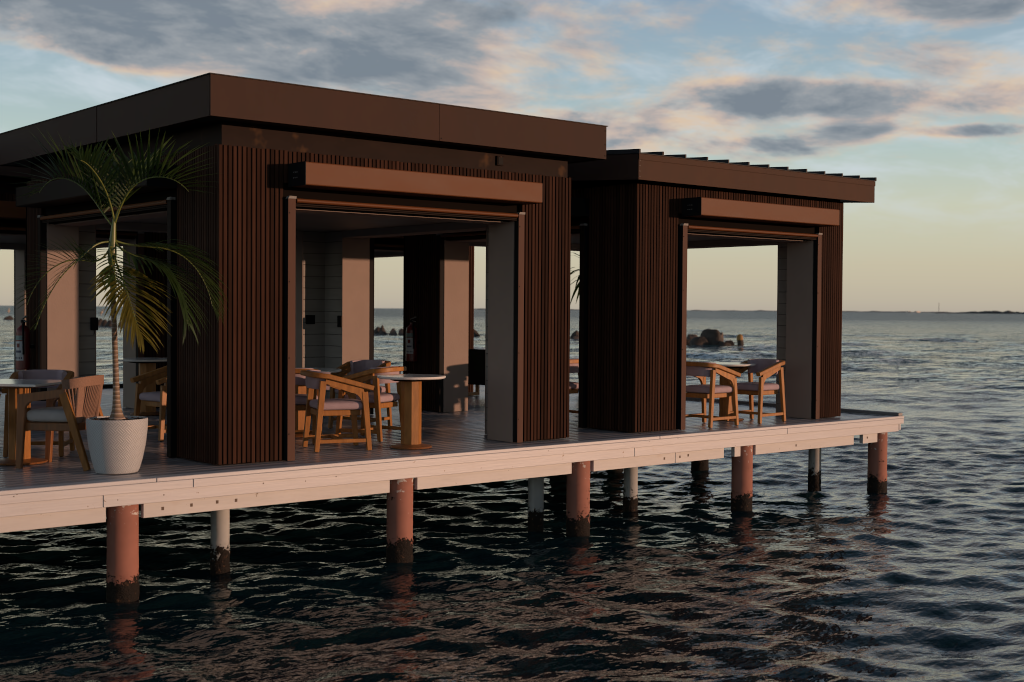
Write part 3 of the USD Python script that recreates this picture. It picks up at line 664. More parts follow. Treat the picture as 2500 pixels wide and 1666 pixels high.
        obj('bottom_bar', tf(MB().tube([(ua + 0.01, 0.035, 2.402), ((ua + ub) / 2, 0.035, 2.402), (ub - 0.01, 0.035, 2.402)], 0.021, 10).mesh()), 'bronze', h, smooth=40)
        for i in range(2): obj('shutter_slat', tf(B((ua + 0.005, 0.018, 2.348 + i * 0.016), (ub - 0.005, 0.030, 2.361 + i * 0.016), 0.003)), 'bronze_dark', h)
        for a, b in ((ua - 0.082, ua - 0.004), (ub + 0.004, ub + 0.082)):
            r_ = obj('guide_rail', tf(B((a, -0.024, 0.006), (b, 0.042, 2.415), 0.003)), 'black_metal', h)  # black body paints the shade on the sides of the rail
            obj('rail_cover', tf(B((a - 0.001, 0.0425, 0.006), (b + 0.001, 0.048, 2.415), 0.002)), rm, h)  # brown front of the same rail, split off the darkened body
            obj('funnel_lip', tf(MB().prism([(a - 0.004, 2.4155), (b + 0.004, 2.4155), (b + 0.006, 2.44), (a + 0.012, 2.44)], 1, 0.004, 0.054).mesh()), 'steel', h)
            mb = MB()
            for zz in (0.25, 0.95, 1.65, 2.28): mb.box((a + 0.008, 0.0485, zz), (a + 0.018, 0.052, zz + 0.01), 0.002)
            obj('rail_screw', tf(mb.mesh()), 'black_metal', h)
        return h
    for s_ in 'FLRB': shutter(s_)
    # frieze and roof
    oL, oR, oF, oB = overhang
    X0, X1, Y0, Y1 = x0 - oL, x1 + oR, y0 - oF, y1 + oB
    if roof[0] == 'flat':
        zb, zt = roof[1], roof[2]
        obj('frieze', B((x0 + 0.045, y0 + 0.022, TOP - 0.001 - 0.10), (x1 - 0.045, y1 - 0.045, zb + 0.012)), 'frieze_metal', t)
        body = obj('roof', B((X0 + 0.012, Y0 + 0.012, zb + 0.012), (X1 - 0.012, Y1 - 0.012, zt - 0.02)), 'roof_metal', t)
        obj('roof_sheet', MB().prism([(X0 - 0.012, zt), (X1 + 0.012, zt), (X1 + 0.012, zt + 0.008), (X0 - 0.012, zt + 0.008)], 1, Y0 - 0.012, Y1 + 0.012).mesh(), 'roof_metal', body)
        S = 2.44
        xs_ = [X0] + list(np.arange(X0 + S, X1 - 0.2, S)) + [X1]
        for a, b in zip(xs_[:-1], xs_[1:]):
            obj('fascia_panel', B((a + 0.0015, Y0, zb), (b - 0.0015, Y0 + 0.011, zt - 0.001), 0.0015), 'fascia_metal', body)
            obj('fascia_panel', B((a + 0.0015, Y1 - 0.011, zb), (b - 0.0015, Y1, zt - 0.001), 0.0015), 'fascia_metal', body)
        ys_ = [Y0 + 0.0125] + list(np.arange(Y0 + S, Y1 - 0.2, S)) + [Y1 - 0.0125]
        for i, (a, b) in enumerate(zip(ys_[:-1], ys_[1:])):
            e = 0.004 * (i % 2)
            obj('fascia_panel', B((X0 - e, a + 0.0015, zb), (X0 + 0.011, b - 0.0015, zt - 0.001 + e), 0.0015), 'fascia_metal', body)
            obj('fascia_panel', B((X1 - 0.011, a + 0.0015, zb), (X1, b - 0.0015, zt - 0.001), 0.0015), 'fascia_metal', body)
        mb = MB()
        for xx_ in (X1 - 0.02,):
            for zz in (zb + 0.03, zb + 0.15, zb + 0.3): mb.box((xx_ - 0.008, Y0 - 0.003, zz), (xx_ + 0.006, Y0 - 0.0003, zz + 0.012), 0.002)
        mb.box((X0 + S + 0.02, Y0 - 0.003, zb + 0.02), (X0 + S + 0.032, Y0 - 0.0003, zb + 0.032), 0.002)
        obj('fascia_screw', mb.mesh(), 'black_metal', body)
    else:
        zb, zt, slope = roof[1], roof[2], roof[3]
        hgt = zt - zb
        obj('frieze', B((x0 + 0.045, y0 + 0.03, TOP - 0.101), (x1 - 0.045, y1 - 0.045, TOP + 0.12)), 'dark_core', t)
        dz = slope * (Y1 - Y0)
        # closed body as a prism in (y, z)
        body = obj('roof', MB().prism([(Y0 + 0.014, zb + 0.012), (Y1 - 0.014, zb + 0.012 + dz), (Y1 - 0.014, zt - 0.02 + dz), (Y0 + 0.014, zt - 0.02)], 0, X0 + 0.014, X1 - 0.014).mesh(), 'roof_metal', t)
        drip = zt - 0.055
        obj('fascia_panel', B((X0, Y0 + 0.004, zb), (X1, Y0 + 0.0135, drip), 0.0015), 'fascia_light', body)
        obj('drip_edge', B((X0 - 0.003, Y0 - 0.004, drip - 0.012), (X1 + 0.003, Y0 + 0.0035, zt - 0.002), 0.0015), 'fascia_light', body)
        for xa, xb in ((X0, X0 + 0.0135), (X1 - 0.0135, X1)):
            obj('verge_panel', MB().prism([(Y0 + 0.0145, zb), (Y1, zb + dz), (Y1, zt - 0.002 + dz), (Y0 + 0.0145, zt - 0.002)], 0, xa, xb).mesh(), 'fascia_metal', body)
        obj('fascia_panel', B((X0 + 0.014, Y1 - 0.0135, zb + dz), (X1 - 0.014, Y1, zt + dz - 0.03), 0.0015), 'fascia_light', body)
        obj('roof_sheet', MB().prism([(Y0 - 0.012, zt), (Y1 + 0.012, zt + dz), (Y1 + 0.012, zt + dz + 0.006), (Y0 - 0.012, zt + 0.006)], 0, X0 - 0.012, X1 + 0.012).mesh(), 'roof_metal', body)
        n_ = 12
        for i in range(n_ + 1):
            xx_ = X0 + (X1 - X0) * i / n_
            obj('roof_rib', MB().prism([(Y0 - 0.016, zt + 0.0062), (Y1, zt + dz + 0.0062), (Y1, zt + dz + 0.05), (Y0 - 0.016, zt + 0.05)], 0, xx_ - 0.011, xx_ + 0.011).mesh(), 'roof_metal', body)
        mb = MB()
        for zz in np.arange(zb + 0.03, zt - 0.05, 0.06): mb.box((X0 + 0.012, Y0 - 0.0005, zz), (X0 + 0.022, Y0 + 0.0035, zz + 0.009), 0.002)
        obj('fascia_screw', mb.mesh(), 'steel', body)
    return t

p1 = pavilion('pavilion', 'larger dark pavilion with flat brown metal fascia, palm at its near corner', 5.39, 9.63, 0.42, 5.20, 0.76, 0.80, 0.93, 0.875, ('flat', 3.055, 3.41), 'slatted open pavilions on the deck', py_b_left=0.60, px_bl=0.66, TL=0.385)
p2 = pavilion('pavilion', 'dark pavilion with ribbed metal roof at the outer end of the deck', 10.62, 14.55, 0.40, 5.00, 0.81, 0.62, 0.90, 0.93, ('ribbed', 2.876, 3.165, 0.0587), 'slatted open pavilions on the deck', overhang=(0.21, 0.36, 0.235, 0.25), slat_top=2.865, px_br=0.47, py_fr=0.74)
p3 = dup(p2, (-1.14, 6.50, 0), 0, 'farther pavilion seen through the first one, its shutter box glowing orange')
p4 = dup(p1, (-1.33, 6.48, 0), 0, 'shaded pavilion behind the left edge, only its dark head and opening showing')

# wall fittings
def fitting(name, label, cat, mesh, m, **kw): return obj(name, mesh, m, label=label, cat=cat, **kw)
fitting('socket_plate', 'square black plate on the board lining beside the sunlit strip', 'socket', B((8.88, 4.735, 1.20), (9.02, 4.749, 1.32), 0.004), 'black_metal')
sw = thing('wall_switch', 'rounded black switch box on the shaded lining, near the inner corner', 'switch', (9.178, 4.36, 1.24))
obj('switch_body', B((-0.03, -0.045, -0.075), (0.0, 0.045, 0.075), 0.012), 'black_metal', sw)
obj('switch_cover', B((-0.036, -0.03, -0.05), (-0.0305, 0.03, 0.05), 0.004), 'black_metal', sw)
sw2 = thing('wall_switch', 'rounded black switch box on the pale lining beside the palm trunk', 'switch', (6.02, 4.745, 1.21))
obj('switch_body', B((-0.045, -0.03, -0.075), (0.045, 0.0, 0.075), 0.012), 'black_metal', sw2)
obj('cable', MB().tube([(0, -0.008, -0.075), (0.004, -0.008, -0.10), (-0.002, -0.006, -0.13)], 0.004, 6).mesh(), 'black_metal', sw2)
fx = thing('junction_box', 'small square metal box on the stained frieze below the fascia', 'electrical box', (8.62, 0.442, 2.962))
obj('box_frame', B((-0.045, -0.022, -0.05), (0.045, 0.0, 0.05), 0.004), 'frieze_metal', fx)
obj('box_face', B((-0.034, -0.026, -0.038), (0.03, -0.0225, 0.042), 0.003), 'black_metal', fx)
obj('box_lip', B((-0.012, -0.030, 0.038), (0.012, -0.0265, 0.044), 0.002), 'rail_metal', fx)

def extinguisher(label, loc):
    t = thing('fire_extinguisher', label, 'fire extinguisher', loc, group='fire extinguishers on the pavilion piers')
    obj('cylinder', MB().lathe([(0.01, -0.30), (0.075, -0.295), (0.08, -0.28), (0.08, 0.12), (0.07, 0.17), (0.035, 0.205), (0.022, 0.215), (0.022, 0.24)], 24).mesh(), 'extinguisher_red', t, smooth=40)
    obj('valve', B((-0.02, -0.03, 0.24), (0.02, 0.03, 0.275), 0.006), 'black_metal', t)
    h = MB().bar((0, 0.02, 0.285), (0, -0.10, 0.32), 0.02, 0.012).bar((0, 0.02, 0.268), (0, -0.09, 0.255), 0.018, 0.01).mesh(); obj('handle', h, 'steel', t)
    obj('hose', MB().tube([(0, -0.03, 0.26), (-0.03, -0.075, 0.22), (-0.035, -0.10, 0.1), (-0.03, -0.095, -0.12)], 0.011, 8).mesh(), 'black_metal', t, smooth=40)
    # wrapped label facing -x
    def wrap(a0, a1, z0, z1, r):
        A = np.linspace(a0, a1, 9); v = []; f = []
        for i, a in enumerate(A):
            for zz in (z0, z1): v.append((r * math.cos(a), r * math.sin(a), zz))
        for i in range(8): f.append([2 * i, 2 * i + 2, 2 * i + 3, 2 * i + 1])
        return np.array(v), np.array(f)[:, ::-1] if False else np.array(f)
    c = math.pi + 0.5
    lab = obj('label', wrap(c - 0.75, c + 0.75, -0.19, 0.03, 0.0815), 'label_white', t)
    obj('label_band', wrap(c - 0.75, c + 0.75, 0.045, 0.095, 0.0815), 'label_green', t)
    obj('label_emblem', wrap(c - 0.22, c + 0.22, -0.04, 0.005, 0.0828), 'ink_red', lab)
    obj('label_print', wrap(c - 0.45, c + 0.45, -0.10, -0.075, 0.0828), 'ink_dark', lab)
    mb = MB()
    for i in range(5):
        v, f = wrap(c - 0.6 + i * 0.26, c - 0.46 + i * 0.26, -0.172, -0.15, 0.0828); mb.add(v, f)
    obj('label_pictograms', mb.mesh(), 'ink_dark', lab)
    obj('bracket', B((0.06, -0.05, -0.05), (0.115, 0.05, -0.01), 0.004), 'black_metal', t)
    return t
extinguisher('red fire extinguisher with white label on the dark pier behind the round table', (10.50, 4.62, 0.98))
extinguisher('dim red fire extinguisher on the dark pier above the square table', (5.27, 4.95, 0.98))

# ------------------------------------------------------------------ furniture
def smooth_box(w, d, h, r, n=3):
    """rounded, slightly domed cushion centred at the origin"""
    m = trimesh.creation.box((2, 2, 2))
    for _ in range(4): m = m.subdivide()
    v = np.array(m.vertices); hh = np.array([w / 2, d / 2, h / 2]); rr = np.array([min(r, x * 0.98) for x in hh])
    q = v * hh; inner = np.clip(q, -(hh - r), hh - r); dlt = q - inner; L = np.linalg.norm(dlt, axis=1, keepdims=True)
    out = inner + np.where(L > 0, dlt / np.maximum(L, 1e-9) * np.minimum(r, np.maximum(L, 1e-9) / np.maximum(np.abs(dlt).max(1, keepdims=True), 1e-9) * 0 + r), 0)
    dome = (1 - (q[:, 0] / hh[0]) ** 2) * (1 - (q[:, 1] / hh[1]) ** 2)
    out[:, 2] += np.where(q[:, 2] > 0, 0.18 * h * dome, 0)
    return out, np.array(m.faces)

def armchair(name, label, loc, heading, group, seatmat='cushion'):
    t = thing(name, label, 'armchair', (loc[0], loc[1], 0.0), heading, group)
    legs = {}
    for s in (-1, 1):
        for fx_, fz, tx, tz, nm in ((0.262, 0.006, 0.215, 0.585, 'f'), (-0.272, 0.006, -0.205, 0.698, 'r')):
            m = MB().bar((fx_, s * 0.250, fz), (tx, s * 0.236, tz), 0.046, 0.040, 0.062, 0.042, ref=(1, 0, 0), c=0.004)
            lg = obj('leg', m.mesh(), 'teak', t)
            obj('glide', B((fx_ - 0.012, s * 0.25 - 0.012, 0.0), (fx_ + 0.012, s * 0.25 + 0.012, 0.008), 0.003), 'black_metal', lg)
        # arm support with the curved bracket into the front leg
        top = lambda x: 0.626 - (x - 0.215) * 0.27
        P = [(-0.18, top(-0.18) - 0.008), (0.20, top(0.20) - 0.008), (0.222, top(0.222) - 0.10), (0.220, top(0.2) - 0.215)]
        for a in np.linspace(0, 90, 7):
            P.append((0.205 - 0.125 * (1 - math.cos(math.radians(a))) - 0.003, top(0.2) - 0.215 + 0.165 * math.sin(math.radians(a))))
        P += [(-0.18, top(-0.18) - 0.058)]
        obj('arm_support', MB().prism(P, 1, s * 0.236 - 0.017, s * 0.236 + 0.017).mesh(), 'teak', t)
    # bent rail: straight arms rising to the back and round it
    def pt(x, y, dz=0): return (x, y, 0.645 - (x - 0.215) * 0.27 + dz)
    path = [pt(0.30, -0.245), pt(0.1, -0.250), pt(-0.10, -0.254)]
    for a in np.linspace(0, 180, 17):
        ca, sa = math.cos(math.radians(a)), math.sin(math.radians(a))
        # rounded-corner back
        xx_ = -0.16 - 0.165 * sa ** 0.8; yy_ = -0.255 * np.sign(ca) * abs(ca) ** 0.62
        path.append((xx_, yy_, 0.645 + 0.375 * 0.27 + 0.02 * sa))
    path += [pt(-0.10, 0.254), pt(0.1, 0.250), pt(0.30, 0.245)]
    w, h = 0.030, 0.024
    prof = [(-w, -h + 0.006), (-w + 0.006, -h), (w - 0.006, -h), (w, -h + 0.006), (w, h - 0.006), (w - 0.006, h), (-w + 0.006, h), (-w, h - 0.006)]
    obj('arm_rail', MB().sweep(path, prof).mesh(), 'teak', t, smooth=35)
    # upholstered back inside the rail
    path2 = []
    for a in np.linspace(6, 174, 17):
        ca, sa = math.cos(math.radians(a)), math.sin(math.radians(a))
        path2.append((-0.10 - 0.185 * sa ** 0.8, -0.205 * np.sign(ca) * abs(ca) ** 0.62, 0.695 + 0.012 * sa))
    hb, tb = 0.088, 0.024
    prof2 = [(-tb * 0.5, -hb), (tb * 0.5, -hb), (tb, -hb + 0.02), (tb, hb - 0.02), (tb * 0.5, hb), (-tb * 0.5, hb), (-tb, hb - 0.02), (-tb, -hb + 0.02)]
    obj('back_pad', MB().sweep(path2, prof2).mesh(), seatmat, t, smooth=50)
    fr = MB().box((-0.235, -0.175, 0.35), (0.19, 0.175, 0.405), 0.005); obj('seat_frame', fr.mesh(), 'teak', t)
    v, f = smooth_box(0.475, 0.46, 0.082, 0.034); v = v + np.array([0.0, 0, 0.448]); obj('seat_cushion', (v, f), seatmat, t, smooth=True)
    for s in (-1, 1): obj('stretcher', MB().bar((-0.258, s * 0.2475, 0.105), (0.25, s * 0.2475, 0.105), 0.030, 0.036, ref=(0, 1, 0), c=0.003).mesh(), 'teak', t)
    obj('stretcher', MB().bar((-0.0, -0.232, 0.105), (-0.0, 0.232, 0.105), 0.034, 0.030, ref=(0, 0, 1), c=0.003).mesh(), 'teak', t)
    return t
G = 'wooden armchairs with lilac cushions'
c0 = armchair('armchair', 'wooden armchair at the front opening, side on, facing the small round table', (7.02, 1.03), -18, G)
dup(c0, (7.86, 1.68, 0), 114, 'wooden armchair turned away, its back just behind the small round table', G)
dup(c0, (8.50, 2.86, 0), 205, 'armchair with dark lilac back on the far side of the larger inner table', G)
dup(c0, (7.02, 1.88, 0), 52, 'half hidden armchair behind the slatted front pier, sunlit cushion edge', G)
dup(c0, (12.13, 0.63, 0), 4, 'wooden armchair in the outer pavilion, seen from behind its back', G)
dup(c0, (13.06, 0.64, 0), 184, 'wooden armchair beside the plastered pier of the outer pavilion, facing the table', G)
dup(c0, (12.62, 2.02, 0), -28, 'armchair behind the table in the outer pavilion, mostly hidden by the guide rail', G)
dup(c0, (11.06, 2.25, 0), 96, 'armchair seen in the narrow gap between the two front pavilions', G)
dup(c0, (6.15, 3.02, 0), 188, 'armchair showing an arm and a leg behind the dark slatted corner', G)
dup(c0, (4.50, 2.32, 0), -122, 'armchair with blue lilac back behind the square white table', G)
dup(c0, (3.52, 1.72, 0), 8, 'armchair cut off by the frame at the square white table', G)

def rope_chair(label, loc, heading):
    t = thing('rope_armchair', label, 'armchair', (loc[0], loc[1], 0), heading)
    for s in (-1, 1):
        obj('leg', MB().bar((0.27, s * 0.25, 0.0), (0.24, s * 0.245, 0.60), 0.05, 0.042, 0.075, 0.046, ref=(1, 0, 0), c=0.004).mesh(), 'teak_dark', t)
        obj('leg', MB().bar((-0.37, s * 0.26, 0.0), (-0.14, s * 0.245, 0.66), 0.05, 0.042, 0.07, 0.046, ref=(1, 0, 0), c=0.004).mesh(), 'teak', t)
        P = [(-0.16, 0.70), (0.28, 0.645), (0.272, 0.55), (0.235, 0.50)]
        for a in np.linspace(0, 90, 7): P.append((0.215 - 0.09 * (1 - math.cos(math.radians(a))), 0.50 + 0.09 * math.sin(math.radians(a))))
        P += [(-0.16, 0.635)]
        obj('arm', MB().prism(P, 1, s * 0.246 - 0.021, s * 0.246 + 0.021).mesh(), 'teak_dark', t)
    obj('seat_frame', B((-0.24, -0.222, 0.33), (0.24, 0.222, 0.40), 0.005), 'teak_dark', t)
    v, f = smooth_box(0.47, 0.445, 0.10, 0.042); obj('seat_cushion', (v + np.array([0, 0, 0.455]), f), 'cushion_grey', t, smooth=True)
    rp = []
    for a in np.linspace(0, 180, 15):
        ca, sa = math.cos(math.radians(a)), math.sin(math.radians(a)); rp.append((-0.14 - 0.17 * sa ** 0.8, -0.255 * np.sign(ca) * abs(ca) ** 0.62, 0.735 + 0.03 * sa))
    hb, tb = 0.042, 0.017
    obj('back_rail', MB().sweep(rp, [(-tb, -hb), (tb, -hb), (tb, hb), (-tb, hb)]).mesh(), 'rope', t, smooth=35)
    rp = np.array(rp); cum = np.concatenate([[0], np.cumsum(np.linalg.norm(np.diff(rp, axis=0), axis=1))])
    for k in range(22):
        s_ = cum[-1] * (k + 0.5) / 22; p_ = np.array([np.interp(s_, cum, rp[:, i]) for i in range(3)])
        q_ = np.array([-0.225, p_[1] * 0.80, 0.395]); p_ = p_ + np.array([0, 0, -0.03]); w_ = 0.007
        obj('rope_strand', MB().tube([p_, p_ * 0.5 + q_ * 0.5, q_], w_, 6).mesh(), 'rope', t, smooth=True)
    for s in (-1, 1):
        path = [(-0.275, s * 0.19, 0.735), (-0.235, s * 0.17, 0.40)]
        obj('rope_wrap', MB().bar(path[0], path[1], 0.075, 0.026, ref=(0.35, s, 0), c=0.006).mesh(), 'rope', t)
    return t
rope_chair('armchair with fanned rope back and grey cushion beside the pale pot', (4.33, 1.30), 131)

def round_table(name, label, loc, R, ped_r, base_r, H=0.735, square=None, rz=0.0, group=None):
    t = thing(name, label, 'table', (loc[0], loc[1], 0.0), rz, group)
    if square:
        s = square / 2; obj('table_top', B((-s, -s, H - 0.022), (s, s, H), 0.004), 'table_white', t)
        obj('sub_plate', B((-s * 0.6, -s * 0.6, H - 0.045), (s * 0.6, s * 0.6, H - 0.0225), 0.003), 'teak_dark', t)
    else:
        obj('table_top', MB().lathe([(R - 0.012, H - 0.026), (R - 0.002, H - 0.018), (R, H - 0.008), (R - 0.003, H)], 64).mesh(), 'table_white', t, smooth=30)
        obj('sub_plate', MB().lathe([(R * 0.55, H - 0.05), (R * 0.72, H - 0.0265)], 48).mesh(), 'wicker_dark', t, smooth=30)
    k = 8; v = []
    # faceted pedestal of staves
    for i in range(k):
        a0, a1 = 2 * math.pi * i / k + 0.2, 2 * math.pi * (i + 1) / k + 0.2 - 0.012
        ri = ped_r * 0.6; P = [(ri * math.cos(a0), ri * math.sin(a0)), (ped_r * math.cos(a0), ped_r * math.sin(a0)), (ped_r * math.cos(a1), ped_r * math.sin(a1)), (ri * math.cos(a1), ri * math.sin(a1))]
        obj('pedestal_stave', MB().prism(P, 2, 0.034, H - 0.046).mesh(), 'teak', t)
    obj('pedestal_core', MB().lathe([(ped_r * 0.62, 0.03), (ped_r * 0.62, H - 0.045)], 16).mesh(), 'teak_dark', t, smooth=40)
    obj('base', MB().lathe([(base_r - 0.006, 0.006), (base_r, 0.014), (base_r - 0.005, 0.022), (ped_r * 1.1, 0.042), (ped_r * 0.5, 0.044)], 48).mesh(), 'teak_dark', t, smooth=30)
    mb = MB()
    for a in range(4): mb.lathe([(0.014, 0.0), (0.014, 0.008)], 10, (0.8 * base_r * math.cos(a * 1.57), 0.8 * base_r * math.sin(a * 1.57), 0))
    obj('glide', mb.mesh(), 'black_metal', t)
    return t
round_table('pedestal_table', 'small round white table on a wooden pedestal at the open front', (7.68, 0.68), 0.35, 0.103, 0.215)
round_table('pedestal_table', 'larger round white table deeper inside the first pavilion', (7.40, 2.42), 0.47, 0.12, 0.24)
round_table('pedestal_table', 'round white table between the two armchairs of the outer pavilion', (12.94, 1.01), 0.365, 0.105, 0.22)
round_table('square_table', 'square white table with wooden pedestal beside the rope armchair', (4.10, 1.72), 0.4, 0.10, 0.24, square=0.74, rz=40)
round_table('pedestal_table', 'distant white table edge glimpsed behind the palm fronds', (7.25, 6.0), 0.40, 0.11, 0.22)
round_table('pedestal_table', 'far table with a sunlit top seen above the sea through the right opening', (10.25, 5.9), 0.40, 0.11, 0.22)

lc = thing('lounge_chair', 'dark woven lounge chair with glowing wooden skid, far inside between the piers', 'lounge chair', (13.05, 6.15, 0), 18)
obj('back', B((-0.42, -0.38, 0.22), (-0.34, 0.38, 0.78), 0.02), 'wicker_dark', lc)
obj('seat', B((-0.335, -0.36, 0.22), (0.36, 0.36, 0.36), 0.02), 'wicker_dark', lc)
for s in (-1, 1):
    obj('arm', B((-0.335, s * 0.40 - 0.035, 0.22), (0.34, s * 0.40 + 0.035, 0.58), 0.015), 'wicker_dark', lc)
    sk = MB().bar((-0.36, s * 0.36, 0.03), (0.34, s * 0.36, 0.03), 0.06, 0.05, ref=(0, 1, 0), c=0.005).bar((-0.36, s * 0.36, 0.03), (-0.36, s * 0.36, 0.22), 0.05, 0.05, ref=(1, 0, 0)).bar((0.32, s * 0.36, 0.03), (0.32, s * 0.36, 0.22), 0.05, 0.05, ref=(1, 0, 0))
    obj('skid', sk.mesh(), 'teak', lc)

# ------------------------------------------------------------------ potted palm
R2 = rt[:2]; F2 = fw[:2]
def frond_parts(parent, pts, leaf_len, mat_, n_leaf, droop, up_bias, seed, width=0.022, spread=1.0):
    """pts: control points of the rachis. Leaflets in two rows."""
    pts = np.array(pts, float); u = np.linspace(0, 1, len(pts)); uu = np.linspace(0, 1, 24)
    from scipy.interpolate import CubicSpline
    cs = CubicSpline(u, pts); C = cs(uu)
    fr = obj('frond', MB().tube(C, np.linspace(0.010, 0.003, 24), 6).mesh(), 'crownshaft', parent, smooth=True)
    r = np.random.default_rng(seed)
    mb = [MB(), MB()]
    for i in range(n_leaf):
        s = 0.16 + 0.84 * (i + 0.5) / n_leaf
        P = cs(s); T = cs(min(s + 0.02, 1)) - cs(s - 0.02); T /= np.linalg.norm(T)
        S = np.cross(T, [0, 0, 1.0]); S /= np.linalg.norm(S) + 1e-9; U = np.cross(S, T)
        for side in (-1, 1):
            L = leaf_len * (0.55 + 0.75 * math.sin(math.pi * min(1, s * 0.95 + 0.05))) * r.uniform(0.82, 1.1)
            ang = math.radians(30 + 35 * (1 - s)) * spread
            d = T * math.cos(ang) + S * side * math.sin(ang) + U * up_bias + r.normal(0, 0.06, 3); d /= np.linalg.norm(d)
            k = 5; w = width * r.uniform(0.8, 1.15); prev = P + S * side * 0.004
            line = [prev]
            for j in range(k):
                dd = d + np.array([0, 0, -droop * ((j + 1) / k) ** 1.5]); dd /= np.linalg.norm(dd)
                line.append(line[-1] + dd * L / k)
            line = np.array(line)
            # flat blade, folded slightly
            W = np.cross(d, U + 0.3 * S * side); W /= np.linalg.norm(W) + 1e-9
            ws = w * np.array([0.5, 0.95, 1.0, 0.8, 0.5, 0.06]) / 2
            nrm = np.cross(W, d)
            v = []; f = []
            for p_, q_ in zip(line, ws): v += [p_ - W * q_ + nrm * q_ * 0.25, p_, p_ + W * q_ + nrm * q_ * 0.25]
            for j in range(k):
                a = 3 * j; f += [[a, a + 1, a + 4, a + 3], [a + 1, a + 2, a + 5, a + 4]]
            mb[side > 0].add(v, f)
    for m in mb: obj('leaflet_row', m.mesh(), mat_, fr)
    return fr

PB = np.array([4.526, 0.575])
def at_px(x, y, depth=0.0):
    """metres from a sighting: right/up of the pot's foot, depth = metres further from the viewer"""
    return ((x - 268) / 269.7, depth, 1.42 + (707 - y) / 269.7)
pot = thing('plant_pot', 'pale grey pot with pressed lozenge relief at the deck edge', 'plant pot', (PB[0], PB[1], 0.003))
prof = [(0.15, 0.0), (0.172, 0.004), (0.186, 0.03), (0.212, 0.12), (0.236, 0.24), (0.250, 0.36), (0.2545, 0.43), (0.254, 0.455), (0.250, 0.462), (0.238, 0.462), (0.234, 0.43), (0.230, 0.40)]
obj('shell', MB().lathe(prof, 72).mesh(), 'pot', pot, smooth=40)
soil = MB().lathe([(0.231, 0.415), (0.18, 0.437), (0.10, 0.452), (0.02, 0.46)], 40).mesh()
sv = soil[0].copy(); sv[:, 2] += 0.022 * (np.array([meshkit.noise(p * 34, 5) for p in sv]) - 0.5); obj('soil', (sv, soil[1]), 'soil', pot)
mb = MB(); r_ = np.random.default_rng(3)
for i in range(60):
    a, rr = r_.uniform(0, 2 * math.pi), 0.22 * math.sqrt(r_.uniform(0, 1)); s_ = r_.uniform(0.006, 0.016)
    m = trimesh.creation.icosphere(0, s_); mb.add(np.array(m.vertices) * [1.3, 1, 0.7] + [rr * math.cos(a), rr * math.sin(a), 0.448 + r_.uniform(-0.004, 0.008)], np.array(m.faces))
obj('soil_clods', mb.mesh(), 'soil', pot, kind='stuff')
palm = thing('potted_palm', 'feathery palm with ringed trunk growing in the pale pot', 'palm tree', (PB[0], PB[1], 0.44), math.degrees(YAW) - 90)
# local frame of the palm: x = to the viewer's right, y = away, z up
def lp(x, y, depth=0.0):
    a, b, c = at_px(x, y, depth); return np.array([a, b, c - 0.44])
tp = [lp(268, 952), lp(266, 900), lp(263, 800), lp(259, 690), lp(256, 610)]
tp[0][2] = 0.0
uu = np.linspace(0, 1, 30); from scipy.interpolate import CubicSpline
tc = CubicSpline(np.linspace(0, 1, 5), np.array(tp))(uu)
tr_ = 0.021 + 0.052 * np.exp(-uu * 14) + 0.012 * np.exp(-uu * 3.0)
obj('trunk', MB().tube(tc, tr_, 16).mesh(), 'trunk', palm, smooth=True)
cs_ = [lp(256, 612), lp(257, 585), lp(259, 545), lp(262, 505)]
cc = CubicSpline(np.linspace(0, 1, 4), np.array(cs_))(np.linspace(0, 1, 12))
obj('crownshaft', MB().tube(cc, np.array([0.024, 0.031, 0.036, 0.037, 0.036, 0.033, 0.030, 0.026, 0.023, 0.020, 0.017, 0.013]), 12).mesh(), 'crownshaft', palm, smooth=True)
rb = MB(); 
for i in range(26):
    a = r_.uniform(0, 2 * math.pi); rb.tube([(0.03 * math.cos(a), 0.03 * math.sin(a), 0.05), (0.06 * math.cos(a), 0.06 * math.sin(a), 0.02), (0.085 * math.cos(a), 0.085 * math.sin(a), -0.01)], 0.005, 5)
obj('roots', rb.mesh(), 'soil', palm)
